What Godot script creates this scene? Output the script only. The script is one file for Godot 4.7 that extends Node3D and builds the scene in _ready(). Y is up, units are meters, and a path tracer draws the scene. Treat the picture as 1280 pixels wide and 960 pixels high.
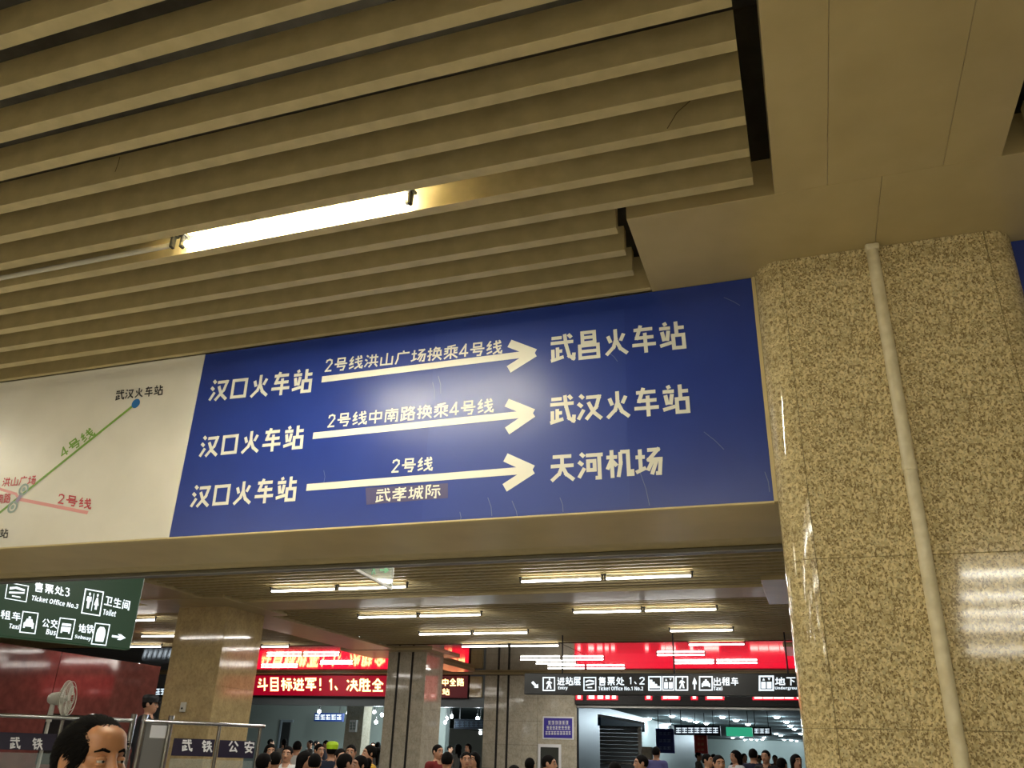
extends Node3D
# A railway-station concourse: slatted ceiling, a beam with direction signs, a granite column, and the hall beyond.
# x runs along the sign beam, -z goes deeper into the station, y is up, metres.

const FOCAL := 1037.28                       # focal length in pixels of the 1280 x 960 frame
const EYE := Vector3(0, 1.6, 0)
const POWER := 0.15
const CEIL := 3.78                           # underside of slats and soffits
const SIGN_Z := -3.69

var cam_basis := Basis(Vector3(0.9463, 0.0294, -0.3219), Vector3(0.1063, 0.9127, 0.3946), Vector3(0.3054, -0.4076, 0.8606)).orthonormalized()
var T := Transform3D()                       # applied to every vertex that is added
var org := Vector3.ZERO                      # base of the thing being built
var names := {}
var M := {}
var rng := RandomNumberGenerator.new()
var layer := 0                               # each stroke lies a hair above the one before, as ink does

# ------------------------------------------------------------------ pixels to places
func ray(x: float, y: float) -> Vector3:
	return cam_basis * Vector3((x - 640.0) / FOCAL, -(y - 480.0) / FOCAL, -1.0)
func on_y(x: float, y: float, h: float) -> Vector3:
	var d := ray(x, y)
	return EYE + d * ((h - EYE.y) / d.y)
func on_z(x: float, y: float, z: float) -> Vector3:
	var d := ray(x, y)
	return EYE + d * (z / d.z)
func at_depth(x: float, y: float, t: float) -> Vector3:
	return EYE + ray(x, y) * t
func on_plane(x: float, y: float, o: Vector3, n: Vector3) -> Vector3:
	var d := ray(x, y)
	return EYE + d * ((o - EYE).dot(n) / d.dot(n))

# ------------------------------------------------------------------ nodes
func numbered(called: String) -> String:
	var k: int = names.get(called, 0)
	names[called] = k + 1
	return called if k == 0 else "%s_%03d" % [called, k]
func tag(o: Node, label := "", category := "", group := "", kind := "") -> void:
	if label: o.set_meta("label", label)
	if category: o.set_meta("category", category)
	if group: o.set_meta("group", group)
	if kind: o.set_meta("kind", kind)
func thing(called: String, at: Vector3, label: String, category: String, group := "", kind := "") -> Node3D:
	var o := Node3D.new()
	o.name = numbered(called)
	add_child(o)
	o.position = at
	org = at
	tag(o, label, category, group, kind)
	return o
func begin() -> SurfaceTool:
	var st := SurfaceTool.new()
	st.begin(Mesh.PRIMITIVE_TRIANGLES)
	return st
func part(parent: Node, called: String, st: SurfaceTool, mat: Material, label := "") -> MeshInstance3D:
	var o := MeshInstance3D.new()
	o.name = called
	o.mesh = st.commit()
	o.material_override = mat
	parent.add_child(o, true)
	if label: o.set_meta("label", label)
	return o
func mesh_part(parent: Node, called: String, mesh: Mesh, mat: Material, at := Vector3.ZERO) -> MeshInstance3D:
	var o := MeshInstance3D.new()
	o.name = called
	o.mesh = mesh
	if mat: o.material_override = mat
	o.position = at
	parent.add_child(o, true)
	return o
func single(called: String, st: SurfaceTool, mat: Material, label: String, category: String, group := "", kind := "") -> MeshInstance3D:
	var o := part(self, numbered(called), st, mat)
	tag(o, label, category, group, kind)
	return o
func struct(called: String, st: SurfaceTool, mat: Material, label := "", category := "") -> MeshInstance3D:
	return single(called, st, mat, label, category, "", "structure")
func copy(proto: Node3D, called: String, at: Vector3, label := "", group := "") -> Node3D:
	var c: Node3D = proto.duplicate()
	c.name = numbered(called)
	add_child(c)
	c.position = at
	if label: c.set_meta("label", label)
	if group: c.set_meta("group", group)
	return c

# ------------------------------------------------------------------ shapes
func vert(st: SurfaceTool, p: Vector3, n: Vector3) -> void:
	st.set_normal((T.basis * n).normalized())
	st.add_vertex(T * p - org)
func tri(st: SurfaceTool, a: Vector3, b: Vector3, c: Vector3, na: Vector3, nb: Vector3, nc: Vector3) -> void:
	if (b - a).cross(c - a).dot(na + nb + nc) > 0.0:
		vert(st, a, na); vert(st, c, nc); vert(st, b, nb)
	else:
		vert(st, a, na); vert(st, b, nb); vert(st, c, nc)
func face(st: SurfaceTool, pts: Array, n: Vector3) -> void:
	for i in range(1, pts.size() - 1):
		tri(st, pts[0], pts[i], pts[i + 1], n, n, n)
func box(st: SurfaceTool, lo: Vector3, hi: Vector3, b := 0.0) -> void:
	var c := (lo + hi) / 2.0
	var h := (hi - lo).abs() / 2.0
	b = minf(b, minf(h.x, minf(h.y, h.z)) * 0.9)
	for ax in 3:
		var u := (ax + 1) % 3
		var w := (ax + 2) % 3
		for s in [-1.0, 1.0]:
			var n := Vector3.ZERO
			n[ax] = s
			var q := []
			for k in [[-1, -1], [1, -1], [1, 1], [-1, 1]]:
				var p := Vector3.ZERO
				p[ax] = s * h[ax]
				p[u] = k[0] * (h[u] - b)
				p[w] = k[1] * (h[w] - b)
				q.append(c + p)
			face(st, q, n)
			if b > 0.0:
				for s2 in [-1.0, 1.0]:           # the bevel between face ax and face u
					var q2 := []
					for e in [[0, -1], [0, 1], [1, 1], [1, -1]]:
						var p := Vector3.ZERO
						p[ax] = s * (h[ax] - (b if e[0] else 0.0))
						p[u] = s2 * (h[u] - (0.0 if e[0] else b))
						p[w] = e[1] * (h[w] - b)
						q2.append(c + p)
					var n2 := Vector3.ZERO
					n2[ax] = s
					n2[u] = s2
					face(st, q2, n2.normalized())
	if b > 0.0:
		for sx in [-1.0, 1.0]:
			for sy in [-1.0, 1.0]:
				for sz in [-1.0, 1.0]:
					var s := Vector3(sx, sy, sz)
					face(st, [c + s * Vector3(h.x, h.y - b, h.z - b), c + s * Vector3(h.x - b, h.y, h.z - b), c + s * Vector3(h.x - b, h.y - b, h.z)], s.normalized())
func cyl(st: SurfaceTool, a: Vector3, b: Vector3, r0: float, r1: float, seg := 12, caps := true) -> void:
	var d := (b - a).normalized()
	var u := d.cross(Vector3.UP if absf(d.y) < 0.9 else Vector3.RIGHT).normalized()
	var w := d.cross(u)
	for i in seg:
		var t0 := TAU * i / seg
		var t1 := TAU * (i + 1) / seg
		var n0 := u * cos(t0) + w * sin(t0)
		var n1 := u * cos(t1) + w * sin(t1)
		tri(st, a + n0 * r0, b + n0 * r1, b + n1 * r1, n0, n0, n1)
		tri(st, a + n0 * r0, b + n1 * r1, a + n1 * r0, n0, n1, n1)
		if caps:
			tri(st, a, a + n0 * r0, a + n1 * r0, -d, -d, -d)
			tri(st, b, b + n0 * r1, b + n1 * r1, d, d, d)
func pipe(st: SurfaceTool, pts: Array, r: float, seg := 8) -> void:
	for i in pts.size() - 1:
		cyl(st, pts[i], pts[i + 1], r, r, seg, true)
		if i > 0: ball(st, pts[i], Vector3(r, r, r), 8, 5)
func ball(st: SurfaceTool, c: Vector3, r: Vector3, seg := 14, rings := 9) -> void:
	for j in rings:
		for i in seg:
			var q := []
			for k in [[0, 0], [1, 0], [1, 1], [0, 1]]:
				var ph: float = PI * (j + k[1]) / rings
				var th: float = TAU * (i + k[0]) / seg
				q.append(Vector3(sin(ph) * cos(th), cos(ph), sin(ph) * sin(th)))
			var nn := []
			for e in q: nn.append((e / r).normalized())
			tri(st, c + q[0] * r, c + q[1] * r, c + q[2] * r, nn[0], nn[1], nn[2])
			tri(st, c + q[0] * r, c + q[2] * r, c + q[3] * r, nn[0], nn[2], nn[3])
func lathe(st: SurfaceTool, prof: Array, seg := 24) -> void:      # (radius, height) pairs about the local y axis
	for j in prof.size() - 1:
		var p: Vector2 = prof[j]
		var q: Vector2 = prof[j + 1]
		var e := q - p
		var n2 := Vector2(e.y, -e.x).normalized()
		for i in seg:
			var a := TAU * i / seg
			var b := TAU * (i + 1) / seg
			var ca := Vector3(cos(a), 0, sin(a))
			var cb := Vector3(cos(b), 0, sin(b))
			var na := ca * n2.x + Vector3.UP * n2.y
			var nb := cb * n2.x + Vector3.UP * n2.y
			tri(st, ca * p.x + Vector3.UP * p.y, ca * q.x + Vector3.UP * q.y, cb * q.x + Vector3.UP * q.y, na, na, nb)
			tri(st, ca * p.x + Vector3.UP * p.y, cb * q.x + Vector3.UP * q.y, cb * p.x + Vector3.UP * p.y, na, nb, nb)
func upright(st: SurfaceTool, poly: Array, y0: float, y1: float) -> void:   # extrude an (x, z) outline upwards, soft over shallow corners
	var n := poly.size()
	var area := 0.0
	for i in n:
		area += poly[i].x * poly[(i + 1) % n].y - poly[(i + 1) % n].x * poly[i].y
	var s := 1.0 if area > 0 else -1.0
	var en := []
	for i in n:
		var e: Vector2 = poly[(i + 1) % n] - poly[i]
		en.append(Vector2(e.y, -e.x).normalized() * s)
	for i in n:
		var a: Vector2 = poly[i]
		var b: Vector2 = poly[(i + 1) % n]
		var me: Vector2 = en[i]
		var pa: Vector2 = en[(i + n - 1) % n]
		var pb: Vector2 = en[(i + 1) % n]
		var na := (me + pa).normalized() if me.dot(pa) > 0.8 else me
		var nb := (me + pb).normalized() if me.dot(pb) > 0.8 else me
		var a3 := Vector3(na.x, 0, na.y)
		var b3 := Vector3(nb.x, 0, nb.y)
		tri(st, Vector3(a.x, y0, a.y), Vector3(a.x, y1, a.y), Vector3(b.x, y1, b.y), a3, a3, b3)
		tri(st, Vector3(a.x, y0, a.y), Vector3(b.x, y1, b.y), Vector3(b.x, y0, b.y), a3, b3, b3)
	var idx := Geometry2D.triangulate_polygon(PackedVector2Array(poly))
	for i in range(0, idx.size(), 3):
		for e in [[y0, Vector3.DOWN], [y1, Vector3.UP]]:
			var q := []
			for k in 3: q.append(Vector3(poly[idx[i + k]].x, e[0], poly[idx[i + k]].y))
			face(st, q, e[1])

# ------------------------------------------------------------------ print on a flat face: frame = origin, right, up (unit), normal
func sheet_frame(o: Vector3, r: Vector3, u: Vector3) -> Dictionary:
	return {"o": o, "r": r.normalized(), "u": u.normalized(), "n": r.cross(u).normalized()}
func pt(f: Dictionary, p: Vector2, lift: float) -> Vector3:
	return f.o + f.r * p.x + f.u * p.y + f.n * lift
func flat(f: Dictionary, p: Vector3) -> Vector2:
	return Vector2((p - f.o).dot(f.r), (p - f.o).dot(f.u))
func fill(st: SurfaceTool, f: Dictionary, poly: Array, lift := 0.002) -> void:
	var idx := Geometry2D.triangulate_polygon(PackedVector2Array(poly))
	for i in range(0, idx.size(), 3):
		tri(st, pt(f, poly[idx[i]], lift), pt(f, poly[idx[i + 1]], lift), pt(f, poly[idx[i + 2]], lift), f.n, f.n, f.n)
func line(st: SurfaceTool, f: Dictionary, pts: Array, w: float, lift := 0.002) -> void:
	var closed: bool = pts.size() > 2 and pts[0].distance_to(pts[-1]) < w * 0.1
	for i in pts.size() - 1:
		var a: Vector2 = pts[i]
		var b: Vector2 = pts[i + 1]
		var d := (b - a).normalized()
		var n := Vector2(-d.y, d.x) * w / 2.0
		if i > 0 or closed: a -= d * w * 0.5
		if i < pts.size() - 2 or closed: b += d * w * 0.5
		layer = (layer + 1) % 24
		var up := lift + 0.00004 * layer
		face(st, [pt(f, a - n, up), pt(f, b - n, up), pt(f, b + n, up), pt(f, a + n, up)], f.n)
func round_spot(st: SurfaceTool, f: Dictionary, c: Vector2, r: float, lift := 0.002, rx := 1.0) -> void:
	var q := []
	for i in 20: q.append(c + Vector2(cos(TAU * i / 20) * rx, sin(TAU * i / 20)) * r)
	fill(st, f, q, lift)

const WATER := "14,8 28,20;6,36 22,48;6,90 28,58"
const WOOD := "4,28 44,28;24,4 24,97;24,34 6,68;27,42 42,58"
const EARTH := "4,34 38,34;21,8 21,76;3,84 40,70"
const WALK := "10,10 22,22;4,40 22,40 22,74 4,92;22,76 40,90 97,92"
var GLYPH := {
	"汉": WATER + ";38,18 88,18 76,52 36,92;46,34 64,68 95,92",
	"口": "16,18 84,18 84,86 16,86 16,18",
	"火": "20,28 30,52;82,24 68,48;50,6 50,42 40,68 10,93;51,46 66,74 92,93",
	"车": "14,18 86,18;42,3 24,46 88,46;5,70 95,70;56,30 56,98",
	"站": "24,3 30,14;5,23 46,23;14,34 20,66;38,32 31,66;3,82 47,73;68,3 68,48;68,25 97,25;54,50 92,50 92,92 54,92 54,50",
	"号": "26,8 74,8 74,34 26,34 26,8;5,48 95,48;34,48 28,67 78,67 70,93 48,93",
	"线": "26,4 8,34 28,32 8,62 34,56;5,90 38,76;44,28 92,20;42,50 95,42;60,3 66,56 82,88 95,92 97,74;76,4 87,14;90,56 72,76 44,95",
	"洪": WATER + ";34,26 96,26;32,64 98,64;52,5 52,64;78,5 78,64;54,72 36,95;76,72 95,95",
	"山": "50,6 50,86;12,32 12,88 88,88;88,32 88,95",
	"广": "52,2 57,16;16,20 95,20;19,20 18,58 6,95",
	"场": EARTH + ";48,12 86,12 52,44 94,44 88,90 74,90;66,46 46,80;80,46 60,93",
	"换": "4,28 34,28;20,4 20,90 10,86;3,64 36,50;58,2 42,26;54,14 80,14 72,28;46,30 90,30 90,62;46,30 46,62;36,62 98,62;68,30 66,64 38,95;70,68 97,95",
	"乘": "78,4 24,12;6,24 94,24;50,8 50,98;28,30 28,58;8,41 28,41;5,60 28,55;72,30 72,57 93,57;91,36 72,44;46,62 8,93;54,62 94,93",
	"武": "8,14 50,14;4,32 96,32;31,48 31,84;31,62 50,62;12,54 12,90;3,94 55,83;62,3 66,40 78,82 94,92 97,72;76,5 89,18",
	"昌": "26,6 74,6 74,42 26,42 26,6;26,24 74,24;14,52 86,52 86,94 14,94 14,52;14,72 86,72",
	"中": "12,26 88,26 88,66 12,66 12,26;50,4 50,98",
	"南": "8,16 92,16;50,2 50,30;12,97 12,32 88,32 88,94 76,94;36,38 42,50;64,38 58,50;26,55 74,55;24,73 76,73;50,55 50,95",
	"路": "10,8 40,8 40,34 10,34 10,8;26,34 26,86;26,58 44,58;10,48 10,88;3,94 46,82;66,2 48,34;62,14 88,14 74,38 46,56;62,26 78,42 97,54;56,60 88,60 88,94 56,94 56,60",
	"孝": "20,16 78,16;48,2 48,34;4,34 96,34;90,8 60,38 8,64;30,53 74,53 54,64;54,62 54,95 38,92;6,75 94,75",
	"城": "4,32 34,32;19,8 19,74;2,82 36,68;42,24 97,24;44,24 44,60 34,95;46,46 60,46 60,74 52,74;68,4 72,50 86,90 97,92;91,40 76,70 58,93;82,5 93,14",
	"际": "10,6 10,98;10,8 34,8 24,34 36,54 30,67 16,65;50,14 90,14;42,38 97,38;70,38 70,94 58,92;54,52 44,82;85,52 97,82",
	"天": "14,14 86,14;6,46 94,46;50,14 50,46 38,72 8,95;51,48 65,74 94,95",
	"河": WATER + ";34,16 98,16;84,16 84,93 68,93;42,36 66,36 66,66 42,66 42,36",
	"机": WOOD + ";56,12 56,50 46,95;56,12 84,12 84,88 97,88 97,72",
	"售": "32,2 12,34;24,18 24,60;24,16 90,16;52,2 56,16;56,16 56,58;26,30 86,30;26,44 86,44;24,58 92,58;24,69 78,69 78,95 24,95 24,69",
	"票": "8,8 92,8;18,20 82,20 82,42 18,42 18,20;40,8 40,42;60,8 60,42;20,54 80,54;6,68 94,68;50,68 50,95 40,95;28,76 12,93;72,76 90,93",
	"处": "30,4 8,48;28,24 48,24 34,64 6,93;16,40 38,72 62,90 97,92;68,4 68,78;70,32 92,52",
	"卫": "12,12 82,12 80,60 64,58;44,12 44,88;4,90 96,90",
	"生": "26,6 8,42;20,26 92,26;14,56 88,56;4,92 96,92;52,2 52,92",
	"间": "14,4 22,14;12,24 12,98;34,10 88,10 88,94 76,92;34,34 66,34 66,78 34,78 34,34;34,56 66,56",
	"出": "50,2 50,92;18,14 18,46 82,46;82,14 82,48;10,56 10,92 90,92;90,56 90,97",
	"租": "38,4 8,14;4,32 44,32;24,12 24,97;24,36 4,70;26,42 42,58;56,10 56,90;56,10 86,10 86,90;56,36 86,36;56,62 86,62;44,92 98,92",
	"公": "38,8 8,46;62,8 94,46;46,44 20,86 76,82;64,60 84,95",
	"交": "50,2 50,16;6,20 94,20;34,28 12,50;66,28 90,50;70,44 48,72 8,95;30,44 56,76 94,95",
	"地": EARTH + ";44,40 90,28 88,64 78,62;64,4 64,74;48,22 48,88 94,88 96,70",
	"铁": "24,2 6,32;18,16 42,16;10,36 40,36;4,56 44,56;25,36 25,88 44,76;60,6 50,36;56,24 94,24;48,50 97,50;74,4 72,54 46,95;75,54 97,95",
	"斗": "22,10 40,24;14,34 32,48;4,68 96,60;68,4 68,98",
	"目": "20,6 80,6 80,94 20,94 20,6;20,36 80,36;20,64 80,64",
	"标": WOOD + ";54,14 90,14;48,38 97,38;72,38 72,92 60,90;56,52 46,80;86,52 97,80",
	"进": WALK + ";36,26 94,26;32,52 97,52;52,8 52,56 38,78;78,6 78,80",
	"军": "8,26 8,10 92,10 92,26;22,28 80,28;42,16 26,52 80,52;6,72 94,72;54,40 54,98",
	"决": "8,14 22,28;4,88 24,54;40,24 84,24 84,50;32,50 97,50;62,4 60,54 32,95;64,56 97,95",
	"胜": "12,8 12,60 4,95;12,8 38,8 38,92 28,90;12,34 38,34;12,60 38,60;56,8 46,36;52,26 94,26;52,56 92,56;44,92 98,92;72,4 72,92",
	"全": "50,4 34,26 6,46;50,4 66,26 94,46;26,46 74,46;26,68 74,68;8,93 92,93;50,46 50,93",
	"下": "6,12 94,12;50,12 50,98;54,38 84,58",
	"安": "50,2 50,14;10,34 10,16 90,16 90,34;46,26 24,64 78,93;74,46 56,76 10,95;4,50 96,50",
	"层": "16,8 86,8 86,30 16,30;16,8 16,60 4,95;32,48 84,48;24,66 94,66;52,66 34,90 84,88;74,76 92,97",
	"通": WALK + ";40,8 86,8 66,22;42,26 42,78;42,26 90,26 90,76 80,76;42,42 90,42;42,58 90,58;66,22 66,78",
	"1": "30,26 54,10 54,93", "2": "20,30 26,14 50,8 72,16 74,36 22,90 80,90",
	"3": "20,18 40,8 66,12 72,30 60,46 38,47;60,47 77,64 70,84 48,93 20,84", "4": "62,93 62,8 14,68 88,68",
	"！": "50,6 50,64;50,80 50,94", "、": "26,62 54,90", ",": "40,80 30,98",
}
func advance(c: String) -> float:
	return 0.56 if c in "1234" else 0.5 if c in "！、," else 0.3 if c == " " else 1.0
# bl, br, tl: three corners of the line of text, as points in space on the frame's plane
func write(st: SurfaceTool, f: Dictionary, text: String, bl: Vector3, br: Vector3, tl: Vector3, weight := 0.105, lift := 0.002, gap := 0.07) -> void:
	var a := flat(f, bl)
	var along := flat(f, br) - a
	var up := flat(f, tl) - a
	var total := -gap
	for c in text: total += advance(c) + gap
	var unit := along / total
	var w := weight * minf(up.length(), unit.length() * 1.15)
	var x := 0.0
	for c in text:
		var adv := advance(c)
		if GLYPH.has(c):
			for s in GLYPH[c].split(";"):
				var pts := []
				for q in s.split(" "):
					var xy: PackedStringArray = q.split(",")
					var gx := float(xy[0]) / 100.0
					if adv < 1.0: gx = clampf((gx - 0.5) * 0.8 / 0.62 * adv + adv / 2.0, -0.1, adv + 0.1)
					pts.append(a + unit * (x + gx) + up * (1.0 - float(xy[1]) / 100.0))
				line(st, f, pts, w, lift)
		x += adv + gap
func write_px(st: SurfaceTool, f: Dictionary, text: String, bl: Array, br: Array, tl: Array, weight := 0.105, lift := 0.002) -> void:
	write(st, f, text, on_plane(bl[0], bl[1], f.o, f.n), on_plane(br[0], br[1], f.o, f.n), on_plane(tl[0], tl[1], f.o, f.n), weight, lift)
func latin_px(parent: Node, f: Dictionary, text: String, bl: Array, br: Array, tl: Array, mat: Material) -> void:
	var tm := TextMesh.new()
	var font := SystemFont.new()
	font.font_names = PackedStringArray(["Droid Sans"])
	font.font_weight = 700
	tm.font = font
	tm.text = text
	tm.font_size = 32
	tm.pixel_size = 0.01
	tm.depth = 0.0
	tm.curve_step = 2.0
	var ab := tm.get_aabb()
	var a := on_plane(bl[0], bl[1], f.o, f.n)
	var r := on_plane(br[0], br[1], f.o, f.n) - a
	var u := on_plane(tl[0], tl[1], f.o, f.n) - a
	var sx := r.length() / maxf(ab.size.x, 0.01)
	var sy: float = u.dot(f.u) / maxf(ab.size.y, 0.01)
	var o := MeshInstance3D.new()
	o.name = "lettering"
	o.mesh = tm
	o.material_override = mat
	parent.add_child(o, true)
	var bas := Basis(r.normalized() * sx, f.u * sy, f.n)
	o.transform = Transform3D(bas, a + f.n * 0.003 - org - bas * Vector3(ab.position.x, ab.position.y, 0))
func px_rect(f: Dictionary, x0: float, y0: float, x1: float, y1: float) -> Array:
	var q := []
	for p in [[x0, y1], [x1, y1], [x1, y0], [x0, y0]]: q.append(flat(f, on_plane(p[0], p[1], f.o, f.n)))
	return q
# small pictograms in a 0..100 square (y up) laid on corner a with edges r and u
func icon(st: SurfaceTool, f: Dictionary, kind: String, a: Vector2, r: Vector2, u: Vector2, lift := 0.002) -> void:
	var polys := []
	match kind:
		"toilet": polys = ["22,22 34,22 36,52 42,52 40,72 16,72 14,52 20,52", "26,76 32,76 34,84 30,89 26,89 22,84", "66,22 78,22 78,40 86,40 76,72 68,72 58,40 66,40", "69,76 75,76 78,84 74,89 70,89 66,84", "48,14 52,14 52,88 48,88"]
		"ticket": polys = ["14,58 42,70 86,62 86,76 46,84 14,74", "14,34 86,48 86,58 14,46", "30,18 70,18 70,26 30,26"]
		"taxi": polys = ["16,22 28,22 28,30 72,30 72,22 84,22 84,48 76,52 68,68 32,68 24,52 16,48", "42,70 58,70 58,80 42,80"]
		"bus": polys = ["20,26 30,26 30,34 70,34 70,26 80,26 82,58 18,58", "18,63 82,63 80,76 20,76"]
		"subway": polys = ["22,14 78,14 82,50 78,72 64,86 36,86 22,72 18,50"]
		"arrow": polys = ["4,40 52,40 40,24 62,24 96,50 62,76 40,76 52,60 4,60"]
		"arrow_up": polys = ["40,4 60,4 60,52 76,40 76,60 50,96 24,60 24,40 40,52"]
		"arrow_down": polys = ["90,8 88,52 74,40 38,80 18,62 56,22 46,12"]
		"walk": polys = ["26,12 40,12 52,40 60,14 74,14 62,58 76,52 78,60 56,74 38,72 26,54 34,48 42,58 42,44", "50,78 60,78 64,86 58,93 50,91"]
		"lift": polys = ["12,12 46,12 46,60 12,60", "54,12 88,12 88,60 54,60", "30,88 20,70 40,70", "70,70 60,88 80,88"]
		"stairs": polys = ["8,14 92,14 92,30 70,30 70,46 50,46 50,62 30,62 30,78 8,78"]
	for s in polys:
		var q := []
		for e in s.split(" "):
			var xy: PackedStringArray = e.split(",")
			q.append(a + r * float(xy[0]) / 100.0 + u * float(xy[1]) / 100.0)
		fill(st, f, q, lift)
func icon_px(st: SurfaceTool, f: Dictionary, kind: String, bl: Array, br: Array, tl: Array, border := 0.055, lift := 0.002) -> void:
	var a := flat(f, on_plane(bl[0], bl[1], f.o, f.n))
	var r := flat(f, on_plane(br[0], br[1], f.o, f.n)) - a
	var u := flat(f, on_plane(tl[0], tl[1], f.o, f.n)) - a
	if border > 0:
		line(st, f, [a, a + r, a + r + u, a + u, a], border * u.length(), lift)
	icon(st, f, kind, a, r, u, lift)
func scribble(st: SurfaceTool, f: Dictionary, x0: float, y0: float, x1: float, y1: float, n: int, lift := 0.003) -> void:   # print too small to read: strokes of about the right density
	var q := px_rect(f, x0, y0, x1, y1)
	for i in n:
		var a: Vector2 = q[0].lerp(q[1], (i + 0.08) / n)
		var b: Vector2 = q[0].lerp(q[1], (i + 0.88) / n)
		var u: Vector2 = q[3] - q[0]
		var w := u.length() * 0.16
		line(st, f, [a + u * 0.1, b + u * 0.1], w, lift)
		line(st, f, [a + u * rng.randf_range(0.4, 0.6), b + u * 0.5], w, lift)
		line(st, f, [a + u * 0.92, b + u * 0.92], w, lift)
		var m := a.lerp(b, rng.randf_range(0.3, 0.7))
		line(st, f, [m, m + u], w, lift)

# ------------------------------------------------------------------ materials
func mat(color: Color, rough := 0.5, metal := 0.0) -> StandardMaterial3D:
	var m := StandardMaterial3D.new()
	m.albedo_color = color
	m.roughness = rough
	m.metallic = metal
	return m
func glow(color: Color, energy: float) -> StandardMaterial3D:
	var m := mat(Color(0.8, 0.8, 0.8) if color.v > 0.6 and color.s < 0.5 else Color(0.06, 0.05, 0.05), 0.4)
	m.emission_enabled = true
	m.emission = color
	m.emission_energy_multiplier = energy * POWER
	return m
func grain(m: StandardMaterial3D, freq: float, lo: Color, hi: Color, scale: float, seed_at: int, octaves := 4, kind := FastNoiseLite.TYPE_SIMPLEX_SMOOTH) -> StandardMaterial3D:
	var fn := FastNoiseLite.new()
	fn.noise_type = kind
	fn.seed = seed_at
	fn.frequency = freq
	fn.fractal_octaves = octaves
	var t := NoiseTexture2D.new()
	t.width = 512
	t.height = 512
	t.seamless = true
	t.noise = fn
	var g := Gradient.new()
	g.set_color(0, lo)
	g.set_color(1, hi)
	t.color_ramp = g
	m.albedo_texture = t
	m.uv1_triplanar = true
	m.uv1_world_triplanar = true
	m.uv1_scale = Vector3.ONE * scale
	return m
func granite(tint: Color, scale: float, seed_at: int, contrast: float) -> StandardMaterial3D:
	var im := Image.create(512, 512, false, Image.FORMAT_RGB8)
	var a := FastNoiseLite.new()
	a.noise_type = FastNoiseLite.TYPE_CELLULAR
	a.seed = seed_at
	a.frequency = 0.10
	a.cellular_jitter = 1.0
	a.fractal_type = FastNoiseLite.FRACTAL_NONE
	a.cellular_return_type = FastNoiseLite.RETURN_CELL_VALUE
	var b := FastNoiseLite.new()
	b.noise_type = FastNoiseLite.TYPE_CELLULAR
	b.seed = seed_at + 7
	b.frequency = 0.21
	b.fractal_type = FastNoiseLite.FRACTAL_NONE
	b.cellular_return_type = FastNoiseLite.RETURN_CELL_VALUE
	var c := FastNoiseLite.new()
	c.seed = seed_at + 21
	c.frequency = 0.012
	for y in 512:
		for x in 512:
			var v := a.get_noise_2d(x, y * 0.8)      # coarse grains
			var w := b.get_noise_2d(x, y * 0.8)      # fine specks
			var l := 0.80 + 0.07 * c.get_noise_2d(x, y)
			var col := Color(l, l, l)
			if v > 0.55: col = col.lerp(Color(0.50, 0.43, 0.33), 0.85 * contrast)
			elif v < -0.45: col = col.lerp(Color(0.97, 0.95, 0.92), 0.8 * contrast)
			else: col = col.lerp(Color(0.72, 0.64, 0.52), (v + 0.45) * 0.7 * contrast)
			if w > 0.72: col = col.lerp(Color(0.32, 0.26, 0.20), 0.75 * contrast)
			elif w < -0.6: col = col.lerp(Color(0.95, 0.93, 0.88), 0.45 * contrast)
			im.set_pixel(x, y, Color(col.r * tint.r, col.g * tint.g, col.b * tint.b))
	var m := mat(Color.WHITE, 0.06)
	m.albedo_texture = ImageTexture.create_from_image(im)
	m.uv1_triplanar = true
	m.uv1_world_triplanar = true
	m.uv1_scale = Vector3.ONE * scale
	return m
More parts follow.
